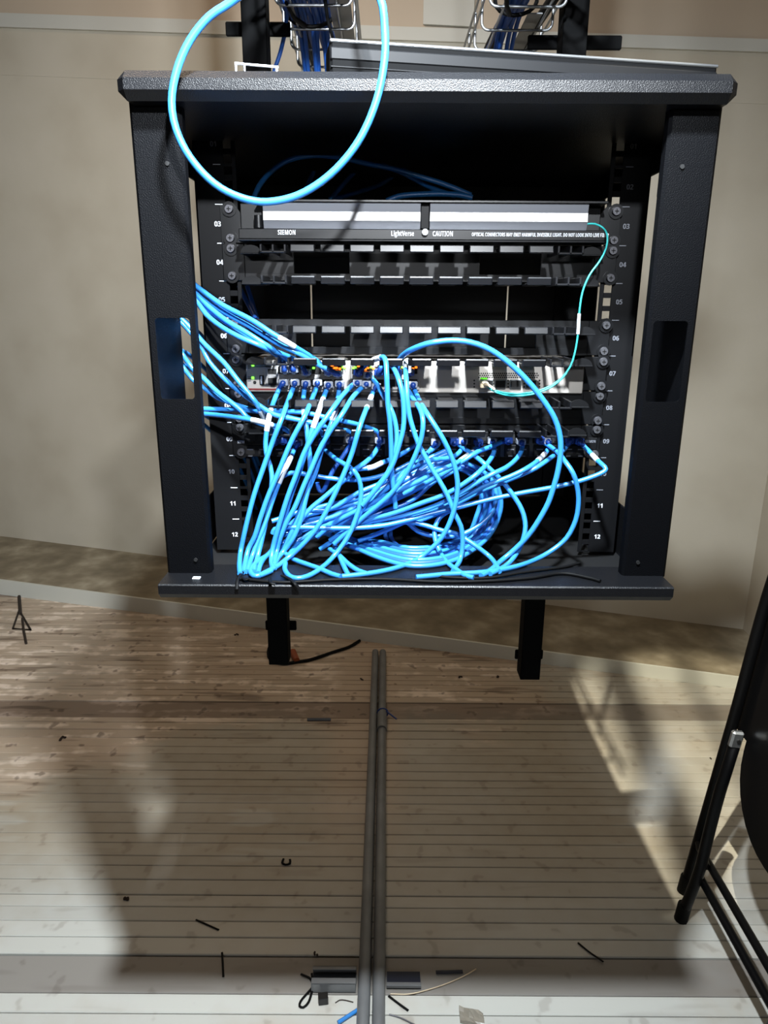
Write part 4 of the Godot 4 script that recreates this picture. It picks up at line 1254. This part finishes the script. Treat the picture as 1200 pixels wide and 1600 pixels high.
func above_rack() -> void:
	tray(-0.116, "wire basket tray overhead with blue cables, the one above the hanging loop")
	tray(0.2225, "wire basket tray overhead, the one above the loose black duct")
	var h := EYE + 0.457
	for b in [[-0.159, 10, "blue cables in the tray above the loop", "blue cable bundled in the wire tray above the hanging loop"], [0.19, 6, "blue cables in the tray above the duct", "blue cable bundled in the wire tray above the black duct"]]:
		for i in b[1]:
			var x: float = b[0] + 0.0068 * i
			var p := PackedVector3Array()
			for d in [0.88, 1.1, 1.3, 1.42, 1.5, 1.56, 1.6]:
				var drop := smoothstep(1.42, 1.62, d) * 0.14
				p.append(Vector3(x + rng.randf_range(-0.002, 0.002), h + 0.0125 + 0.0035 * (i % 2) - drop * (1.0 if i % 3 else 0.0), -d))
			var st := mb()
			tube(st, smooth(p, 0.03), 0.0040, 8)
			tag(obj("tray_cable", st, M.cable_shaded), b[3], "cable", b[2])
	# dark cables lying on the blue ones
	for b in [[-0.15, "thick black cable on the blue ones in the tray above the loop"], [0.2, "thick black cable on the blue ones in the tray above the duct"], [0.262, "thick black cable alone at the side of the tray above the duct"]]:
		var st := mb()
		tube(st, smooth(PackedVector3Array([Vector3(b[0], h + 0.028, -0.88), Vector3(b[0] + 0.012, h + 0.026, -1.2), Vector3(b[0] - 0.004, h + 0.024, -1.6), Vector3(b[0], h + 0.022, -2.1)]), 0.05), 0.009, 10)
		tag(obj("dark_cable", st, M.tie), b[1], "cable")
	# velcro straps round the bundles
	for e in [[-0.129, 1.385, 0.040, "black strap wrapped round the blue bundle above the hanging loop"], [0.208, 1.33, 0.034, "black strap wrapped round the blue bundle above the duct"]]:
		var st := mb()
		var p := PackedVector3Array()
		for k in 17:
			var a := TAU * k / 16.0
			p.append(Vector3(e[0] + cos(a) * e[2], h + 0.019 + sin(a) * 0.0165, -e[1] + sin(a) * 0.012))
		tube(st, p, 0.0035, 6)
		tube(st, PackedVector3Array([Vector3(e[0] - 0.01, h, -e[1]), Vector3(e[0] - 0.022, h - 0.006, -e[1] + 0.05), Vector3(e[0] - 0.03, h + 0.002, -e[1] + 0.09)]), 0.0045, 6, 0.003)
		tag(obj("strap", st, M.tie), e[3], "strap")
	# galvanised plates lying in the trays
	for e in [[-0.093, -0.058, 1.22, 1.75, "bright galvanised plate lying in the tray above the hanging loop"], [0.232, 0.256, 1.35, 1.8, "narrow galvanised plate lying in the tray above the duct"]]:
		var st := mb()
		span(st, e[0], e[1], h + 0.0075, h + 0.0095, e[2], e[3], 0.0005)
		tag(obj("metal_plate", st, M.galv), e[4], "plate")
	var s3 := mb()
	tube(s3, smooth(PackedVector3Array([at(507, -8, 1.27), at(512, 30, 1.29), at(517, 50, 1.3), at(522, 64, 1.31)])), 0.003, 6, 0.0022)
	tag(obj("strap", s3, M.tie), "thin black tie hanging below the galvanised plate", "strap")
	# one blue cable drooping beside the tray
	s3 = mb()
	tube(s3, smooth(PackedVector3Array([Vector3(-0.182, h + 0.02, -1.2), at(447, 18, 1.36), at(445, 50, 1.40), at(438, 82, 1.42), at(430, 106, 1.42), at(424, 130, 1.42)])), 0.0036, 9)
	tag(obj("drop_cable", s3, M.cable_shaded), "single blue cable drooping beside the strut behind the lid", "cable")
	# loose black duct lying askew on the lid
	var y := EYE + 0.2152
	var a := Vector3(at(512, 90, 0.85).x, y, -0.85)
	var b2 := Vector3(at(1105, 100, 0.925).x, y, -0.925)
	var mid := (a + b2) / 2
	var dirx := (b2 - a).normalized()
	var bs := Basis(dirx, Vector3.UP, dirx.cross(Vector3.UP))
	var duct := thing("finger_duct", "loose black rack duct with a pale top edge lying askew on the lid", "duct", mid)
	var l := a.distance_to(b2)
	s3 = mb()
	box(s3, mid + Vector3(0, 0.0245, 0), Vector3(l, 0.046, 0.045), 0.003, bs)
	obj("body", s3, M.jet, duct)
	s3 = mb()
	box(s3, mid + bs * Vector3(0, 0.0455, 0.021), Vector3(l, 0.0032, 0.006), 0.001, bs)
	obj("top_edge", s3, M.steel, duct)
	s3 = mb()
	box(s3, mid + bs * Vector3(0, 0.034, 0.0222), Vector3(l * 0.998, 0.012, 0.003), 0.0014, bs)
	obj("cover", s3, M.rail, duct)
	for hh in [0.022, 0.014, 0.006]:
		s3 = mb()
		box(s3, mid + bs * Vector3(0, hh, 0.0224), Vector3(l * 0.998, 0.0018, 0.002), 0.0006, bs)
		obj("rib", s3, M.rail, duct)
	# thin panel in front of the duct
	var c0 := Vector3(at(785, 105, 0.80).x, y, -0.80)
	var c1 := Vector3(at(1065, 102, 0.82).x, y, -0.82)
	var d2 := (c1 - c0).normalized()
	var b3 := Basis(d2, Vector3.UP, d2.cross(Vector3.UP)) * Basis(Vector3(0, 0, 1), deg_to_rad(0.6))
	var m3 := (c0 + c1) / 2
	var blank := thing("blanking_plate", "thin dark blanking panel lying on the lid before the loose duct", "panel", m3)
	s3 = mb()
	box(s3, m3 + Vector3(0, 0.0036, -0.012), Vector3(c0.distance_to(c1), 0.003, 0.03), 0.0008, b3)
	obj("sheet", s3, M.rail, blank)
	s3 = mb()
	box(s3, m3 + b3 * Vector3(0.09, 0.0052, -0.012), Vector3(0.05, 0.004, 0.03), 0.0012, b3)
	obj("flange", s3, M.satin, blank)
	# small pale bracket at the other end of the lid
	var k0 := at(367, 99, 0.86)
	var k1 := at(435, 105, 0.86)
	var br := thing("wire_bracket", "small white wire bracket standing on the lid before the strut", "bracket", Vector3(k0.x, y, -0.86))
	s3 = mb()
	rod(s3, k0, k1, 0.0013, 8)
	obj("bar", s3, M.print, br)
	for e in [0.02, 0.22, 0.96]:
		var q := k0.lerp(k1, e)
		s3 = mb()
		rod(s3, q, Vector3(q.x, y, q.z), 0.0011, 8)
		obj("stub", s3, M.print, br)

# ---------------------------------------------------------------- on the floor
func conduits() -> void:
	for e in [[-0.0345, "grey steel conduit on the floor nearer the black flex"], [-0.0055, "grey steel conduit on the floor with a coupling and blue tie"]]:
		var t := thing("conduit", e[1], "pipe", Vector3(e[0], 0, -1.6))
		var st := mb()
		rod(st, Vector3(e[0], 0.0128, -0.45), Vector3(e[0] + 0.004, 0.0128, -2.50), 0.0125, 16)
		obj("pipe", st, M.galv, t)
		if e[0] > -0.02:
			var c := on_level(600, 1128, 0.015)
			st = mb()
			rod(st, Vector3(e[0] + 0.003, 0.0155, c.z + 0.045), Vector3(e[0] + 0.003, 0.0155, c.z - 0.045), 0.0158, 14)
			obj("coupling", st, M.galv, t)
	var st2 := mb()
	var c2 := on_level(603, 1108, 0.03)
	var p := PackedVector3Array()
	for k in 13:
		var a := TAU * k / 12.0
		p.append(Vector3(0.0 + cos(a) * 0.0175, 0.0165 + sin(a) * 0.0165, c2.z))
	tube(st2, p, 0.0025, 7)
	rod(st2, Vector3(0.012, 0.022, c2.z), Vector3(0.045, 0.012, c2.z + 0.03), 0.0028, 7)
	tag(obj("wire_tie", st2, M.boot), "dark blue wire tie knotted round the conduit above its coupling", "tie")
	# short strut pieces that carry the conduits
	var s0 := on_level(522, 1530, 0.01)
	var t2 := thing("floor_channel", "short galvanised channel piece on the floor beside the conduits", "channel", Vector3(s0.x, 0, s0.z))
	st2 = mb()
	span(st2, s0.x - 0.044, s0.x + 0.044, 0.0, 0.002, -s0.z - 0.02, -s0.z + 0.02, 0.0005)
	span(st2, s0.x - 0.044, s0.x + 0.044, 0.0, 0.021, -s0.z - 0.0205, -s0.z - 0.0185, 0.0006)
	span(st2, s0.x - 0.044, s0.x + 0.044, 0.0, 0.021, -s0.z + 0.0185, -s0.z + 0.0205, 0.0006)
	span(st2, s0.x - 0.044, s0.x + 0.044, 0.019, 0.021, -s0.z - 0.0205, -s0.z - 0.006, 0.0006)
	span(st2, s0.x - 0.044, s0.x + 0.044, 0.019, 0.021, -s0.z + 0.012, -s0.z + 0.0205, 0.0006)
	obj("channel", st2, M.galv, t2)
	st2 = mb()
	span(st2, s0.x - 0.043, s0.x + 0.043, 0.002, 0.0035, -s0.z - 0.018, -s0.z + 0.018)  # dark sheet for the dark inside of the channel
	obj("dark_slot", st2, M.hole, t2)
	var s1 := on_level(631, 1528, 0.005)
	var t3 := thing("floor_channel", "low channel piece half sunk in the floor on the white wire's side", "channel", Vector3(s1.x, 0, s1.z))
	st2 = mb()
	span(st2, s1.x - 0.035, s1.x + 0.034, 0.0, 0.003, -s1.z - 0.02, -s1.z + 0.006, 0.0006)
	span(st2, s1.x - 0.035, s1.x + 0.034, 0.0, 0.009, -s1.z - 0.02, -s1.z - 0.012, 0.0008)
	obj("channel", st2, M.galv, t3)
	st2 = mb()
	span(st2, s1.x - 0.034, s1.x + 0.033, 0.003, 0.0042, -s1.z - 0.011, -s1.z + 0.015)  # dark sheet inside the low channel
	obj("dark_slot", st2, M.navy, t3)

func strip(label: String, called: String, category: String, p: Array, r: float, m: Material, flat := 0.5, lift := 0.0, group := "") -> void:
	var st := mb()
	var q := PackedVector3Array()
	for i in p.size():
		q.append(on_level(p[i].x, p[i].y, r * flat + 0.0008) + Vector3(0, lift, 0))
	tube(st, smooth(q), r, 7, -1.0, flat)
	tag(obj(called, st, m), label, category, group)

func debris() -> void:
	var g := "cable tie offcuts on the floor"
	strip("black tie offcut on the floor slanting by the pale patch", "tie_offcut", "offcut", [v(306, 1437), v(324, 1445), v(342, 1453)], 0.0022, M.tie, 0.5, 0.0, g)
	strip("black tie offcut pointing straight across the darker floor seam", "tie_offcut", "offcut", [v(347, 1488), v(348, 1506), v(349, 1526)], 0.0022, M.tie, 0.5, 0.0, g)
	strip("black tie offcut on the floor between the conduits and the folding chair", "tie_offcut", "offcut", [v(903, 1473), v(920, 1487), v(943, 1503)], 0.0022, M.tie, 0.5, 0.0, g)
	strip("black tie offcut on the white floor right beside the conduits", "tie_offcut", "offcut", [v(607, 1556), v(620, 1566), v(638, 1579)], 0.0024, M.tie, 0.5, 0.0, g)
	strip("long black tie looped beside the galvanised channel piece", "tie_loop", "cable tie", [v(470, 1522), v(486, 1530), v(489, 1540), v(480, 1552), v(470, 1564), v(468, 1572), v(474, 1574), v(482, 1566), v(487, 1550), v(489, 1535), v(487, 1521)], 0.0024, M.tie, 0.7)
	strip("small black hook of tie on the middle of the brown floor", "tie_hook", "cable tie", [v(443, 1342), v(441, 1348), v(446, 1351), v(453, 1349), v(453, 1343)], 0.0028, M.tie, 0.8)
	strip("bright blue cable offcut lying on the white floor", "cable_offcut", "offcut", [v(528, 1598), v(545, 1587), v(562, 1576)], 0.0038, M.cable, 0.95)
	strip("flat dark blue tape scrap on the floor seam", "tape_scrap", "scrap", [v(681, 1519), v(702, 1518.5), v(723, 1518)], 0.0042, M.navy, 0.18)
	strip("thin white wire curving over the floor seam beside the conduits", "white_wire", "wire", [v(610, 1553), v(640, 1553), v(670, 1546), v(700, 1536), v(725, 1525), v(744, 1514)], 0.0011, M.beige, 0.9)
	strip("thin grey wire offcut on the white floor", "wire_offcut", "offcut", [v(608, 1585), v(625, 1590), v(648, 1601)], 0.0014, M.screw, 0.9)
	strip("bent brown wire scrap beside the little black block", "wire_scrap", "scrap", [v(524, 1567), v(531, 1562.5), v(540, 1563), v(552, 1566)], 0.001, M.under, 0.9)
	strip("dark green plastic strip on the far floor seam", "plastic_strip", "scrap", [v(480, 1124), v(498, 1124), v(517, 1124)], 0.0085, M.sleeve_print, 0.2)
	var b := on_level(505, 1561, 0.007)
	var st := mb()
	box(st, Vector3(b.x, 0.008, b.z), Vector3(0.019, 0.0155, 0.016), 0.001, Basis(Vector3.UP, 0.15))
	tag(obj("foam_block", st, M.satin), "little black foam block in front of the galvanised channel", "block")
	# crumpled grey wrapper
	var w := on_level(737, 1590, 0.004)
	st = mb()
	var r2 := RandomNumberGenerator.new()
	r2.seed = 4
	var grid := []
	for i in 6:
		var row := []
		for j in 5:
			row.append(Vector3(w.x + (i - 2.5) * 0.009, 0.002 + r2.randf() * 0.009, w.z + (j - 2.0) * 0.007 + (i - 2.5) * 0.0025))
		grid.append(row)
	for i in 5:
		for j in 4:
			quad(st, grid[i][j], grid[i + 1][j], grid[i + 1][j + 1], grid[i][j + 1], Vector3.UP)
	for i in 5:
		quad(st, grid[i][0], grid[i + 1][0], grid[i + 1][0] * Vector3(1, 0.05, 1), grid[i][0] * Vector3(1, 0.05, 1), Vector3(0, 0, -1))
		quad(st, grid[i][4], grid[i + 1][4], grid[i + 1][4] * Vector3(1, 0.05, 1), grid[i][4] * Vector3(1, 0.05, 1), Vector3(0, 0, 1))
	for j in 4:
		quad(st, grid[0][j], grid[0][j + 1], grid[0][j + 1] * Vector3(1, 0.05, 1), grid[0][j] * Vector3(1, 0.05, 1), Vector3.LEFT)
		quad(st, grid[5][j], grid[5][j + 1], grid[5][j + 1] * Vector3(1, 0.05, 1), grid[5][j] * Vector3(1, 0.05, 1), Vector3.RIGHT)
	tag(obj("wrapper", st, mat(Color(0.55, 0.52, 0.47), 0.35)), "crumpled grey wrapper on the white floor near the conduits", "wrapper")
	# crumbs of dirt on the far sheets
	var crumbs := [["dark crumb of dirt beside the strut's black flex", 565, 1062, 0.009], ["dark crumb of dirt below the plinth left of the strut tip", 720, 1058, 0.011], ["dark crumb of dirt just before the hanging strut's end", 777, 1058, 0.010], ["brown splash of dirt where the rack's shadow ends", 200, 1402, 0.011], ["dark crumb of dirt on the worn sheets near the far seam", 95, 1155, 0.014], ["dark crumb of dirt in the lit stripe by the chair", 1110, 1186, 0.005], ["dark crumb of dirt on the near seam beside the channel", 494, 1491, 0.007], ["dark crumb of dirt close to the plinth edge", 370, 992, 0.010]]
	for i in crumbs.size():
		var e: Array = crumbs[i]
		var c := on_level(e[1], e[2])
		st = mb()
		for k in 3:
			var o: Vector3 = Vector3(r2.randf_range(-1, 1), 0, r2.randf_range(-1, 1)) * e[3] * 0.6
			box(st, c + o + Vector3(0, 0.0022, 0), Vector3(e[3], 0.004, e[3] * 0.6), 0.0018, Basis(Vector3.UP, r2.randf() * 3.0))
		tag(obj("dirt_crumb", st, M.under), e[0], "dirt", "crumbs of dirt on the floor")
	# black flex with an orange cap lying behind the strut's tip
	var cap := on_level(462, 1026, 0.012)
	var t := thing("black_flex", "black flex with an orange cap on the floor behind the strut", "cable", Vector3(cap.x, 0, cap.z))
	st = mb()
	var p := PackedVector3Array()
	for q in [v(562, 1001), v(545, 1011), v(520, 1019), v(500, 1026), v(480, 1032), v(464, 1034), v(445, 1037), v(428, 1034), v(420, 1026), v(420, 1014), v(427, 1003), v(438, 996)]:
		p.append(on_level(q.x, q.y, 0.0065))
	tube(st, smooth(p, 0.02), 0.0062, 9)
	obj("jacket", st, M.tie, t)
	st = mb()
	rod(st, on_level(457, 1019, 0.016), on_level(464, 1032, 0.014), 0.015, 12, 0.011)
	obj("cap", st, mat(Color(0.55, 0.25, 0.08), 0.5), t)
	# bent wire stake at the plinth
	var s := thing("wire_stake", "rusty wire stake bent into a triangle at the plinth edge", "stake", on_level(37, 975))
	var rust := mat(Color(0.16, 0.12, 0.09), 0.7)
	st = mb()
	tube(st, PackedVector3Array([on_level(31, 950, 0.006), on_level(20, 982, 0.006), on_level(48, 984, 0.006), on_level(31, 955, 0.006)]), 0.004, 7)
	obj("triangle", st, rust, s)
	st = mb()
	tube(st, PackedVector3Array([on_level(30, 932, 0.012), on_level(32, 958, 0.009)]), 0.0075, 7)
	obj("stem", st, rust, s)
	st = mb()
	tube(st, PackedVector3Array([on_level(35, 966, 0.009), on_level(37, 984, 0.012), on_level(41, 1005, 0.006)]), 0.005, 7)
	obj("spike", st, rust, s)

func folding_chair() -> void:
	# folded flat, its width running away from the camera
	var t := thing("folding_chair", "folded black metal chair standing beyond the lit stripes", "chair", Vector3(0.70, 0, -1.15))
	var o0 := on_level(1070, 1386, 0.012)
	var i0 := on_level(1066, 1430, 0.012)
	var near := 0.40
	var tilt := Vector3(0.085, 1, 0.045)
	var r := 0.0115
	var st := mb()
	# outer frame: legs that rise into the back, joined by a top bend
	var top := o0 + tilt * 0.90
	var p := PackedVector3Array([o0, o0 + tilt * 0.45, o0 + tilt * 0.82, top + Vector3(0, 0, 0.05), top + Vector3(0, 0, near - 0.05), o0 + tilt * 0.82 + Vector3(0, 0, near), o0 + tilt * 0.45 + Vector3(0, 0, near), o0 + Vector3(0, 0, near)])
	tube(st, smooth(p, 0.02), r, 12)
	obj("back_frame", st, M.chair, t)
	st = mb()
	var q := PackedVector3Array([i0, at(1093, 1360, 1.245), at(1108, 1300, 1.245), at(1124, 1240, 1.248), at(1138, 1195, 1.255), at(1152, 1150, 1.275)])
	tube(st, smooth(q, 0.02), r, 12)
	obj("leg", st, M.chair, t)
	st = mb()
	for k in q.size():
		q[k] += Vector3(0, 0, 0.32)
	tube(st, smooth(q, 0.02), r, 12)
	obj("leg", st, M.chair, t)
	for e in [[o0, o0 + Vector3(0, 0, near)], [i0, i0 + Vector3(0, 0, 0.32)]]:
		for f in e:
			st = mb()
			rod(st, f + Vector3(-0.002, -0.012, 0), f + Vector3(0.002, 0.03, 0.001), 0.0145, 12)
			obj("rubber_foot", st, M.tie, t)
	# stretchers
	var a := o0 + tilt * 0.125
	var b := i0 + Vector3(0.028, 0.10, 0)
	st = mb()
	rod(st, a, a + Vector3(0, 0, near), 0.0085, 10)
	obj("stretcher", st, M.chair, t)
	st = mb()
	rod(st, b, b + Vector3(0, 0, 0.32), 0.0085, 10)
	obj("stretcher", st, M.chair, t)
	st = mb()
	rod(st, o0 + tilt * 0.135, i0 + Vector3(0.036, 0.13, 0), 0.009, 10)
	obj("link", st, M.chair, t)
	# folded seat and back pads
	var pad := func(z0: float, z1: float, y0: float, y1: float, off: float, round: float) -> SurfaceTool:
		var s := mb()
		var out := round_rect(z0, z1, y0, y1, round, 8)
		var c := PackedVector3Array()
		for w in out:
			c.append(Vector3(o0.x + tilt.x * w.y + off, w.y, w.x))
		slab(s, c, Vector3(-1, 0.085, 0), 0.022)
		return s
	obj("seat", pad.call(i0.z + 0.0, i0.z + 0.36, 0.28, 0.80, 0.0, 0.15), M.chair, t)
	obj("backrest", pad.call(o0.z - 0.002, o0.z + near - 0.015, 0.44, 0.89, 0.014, 0.03), M.chair, t)
	st = mb()
	var c2 := at(1150, 1155, 1.262)
	box(st, c2, Vector3(0.025, 0.038, 0.014), 0.004, Basis(Vector3(0, 0, 1), -0.12))
	obj("hinge_bracket", st, M.steel, t)
	st = mb()
	rod(st, c2 + Vector3(0.002, 0, 0.006), c2 + Vector3(0.002, 0, 0.010), 0.004, 10)
	obj("hinge_pin", st, M.dull, t)

# ----------------------------------------------------------------
func _ready() -> void:
	rng.seed = 7
	# camera
	var cam := Camera3D.new()
	cam.name = "camera"
	cam.position = Vector3(0, EYE, 0)
	cam.rotation = Vector3(deg_to_rad(-16.1), 0, deg_to_rad(0.35))
	cam.fov = rad_to_deg(2.0 * atan(800.0 / FOCAL))
	cam.near = 0.02
	cam.far = 50.0
	cam.current = true
	add_child(cam, true)
	look = cam.basis
	# surroundings and exposure
	var we := WorldEnvironment.new()
	we.name = "surroundings"
	var env := Environment.new()
	env.background_mode = Environment.BG_COLOR
	env.background_color = Color(0.02, 0.02, 0.022)
	env.tonemap_mode = Environment.TONE_MAPPER_LINEAR
	env.tonemap_exposure = 1.0
	env.sdfgi_enabled = true
	env.ssao_enabled = true
	env.ssil_enabled = true
	we.environment = env
	add_child(we, true)
	# lights
	var main := SpotLight3D.new()
	main.name = "unseen_front_light"
	main.position = LAMP
	main.basis = Basis.looking_at(AIM)
	main.spot_angle = 85.0
	main.spot_angle_attenuation = 1.0
	main.spot_attenuation = 2.0
	main.spot_range = 12.0
	main.light_color = Color(0.93, 0.97, 1.0)
	main.light_energy = 6.0
	main.light_size = 0.028
	main.shadow_enabled = true
	add_child(main, true)
	var fill := AreaLight3D.new()
	fill.name = "unseen_wall_light"
	fill.position = Vector3(-0.15, 1.77, 2.21)
	fill.area_size = Vector2(1.36, 0.08)
	fill.light_color = Color(0.97, 0.98, 1.0)
	fill.light_energy = 0.9
	fill.shadow_enabled = true
	add_child(fill, true)
	var warm := AreaLight3D.new()
	warm.name = "unseen_ceiling_light"
	warm.position = Vector3(-0.8, 3.055, -1.9)
	warm.rotation = Vector3(deg_to_rad(-90), 0, 0)
	warm.area_size = Vector2(0.74, 0.74)
	warm.light_color = Color(1.0, 0.89, 0.77)
	warm.light_energy = 1.15
	warm.shadow_enabled = true
	add_child(warm, true)

	var front := SpotLight3D.new()
	front.name = "unseen_camera_light"
	front.position = CAMERA_LAMP
	front.basis = Basis.looking_at(CAMERA_LAMP_AIM)
	front.spot_angle = 40.0
	front.spot_angle_attenuation = 1.0
	front.spot_range = 12.0
	front.light_color = Color(0.96, 0.98, 1.0)
	front.light_energy = 3.4
	front.light_size = 0.02
	front.shadow_enabled = true
	add_child(front, true)
	var down := SpotLight3D.new()
	down.name = "unseen_spot_light"
	down.position = DOWN
	down.basis = Basis.looking_at(DOWN_AIM)
	down.spot_angle = 9.8
	down.spot_angle_attenuation = 0.4
	down.spot_range = 12.0
	down.light_color = Color(1.0, 0.97, 0.88)
	down.light_energy = 15.0
	down.light_size = 0.006
	down.shadow_enabled = true
	add_child(down, true)

	make_materials()
	room()
	lamps()
	rack()
	fiber_panel()
	cable_manager(4, [389.0, 438.0], "finger cable manager directly under the fibre panel", [[-0.155, -0.087], [0.075, 0.150]])
	cable_manager(6, [516.0, 566.0], "finger cable manager directly above the grey switch", [[-0.155, -0.087], [0.090, 0.150]])
	cable_manager(8, [632.0, 677.0], "finger cable manager between the grey switch and the copper patch panel", [])
	network_switch()
	patch_panel()
	cords_from_left()
	cords_from_switch()
	cords_from_patch_panel()
	cords_in_the_pile()
	cords_on_top()
	ties_on_base()
	above_rack()
	conduits()
	folding_chair()
	debris()
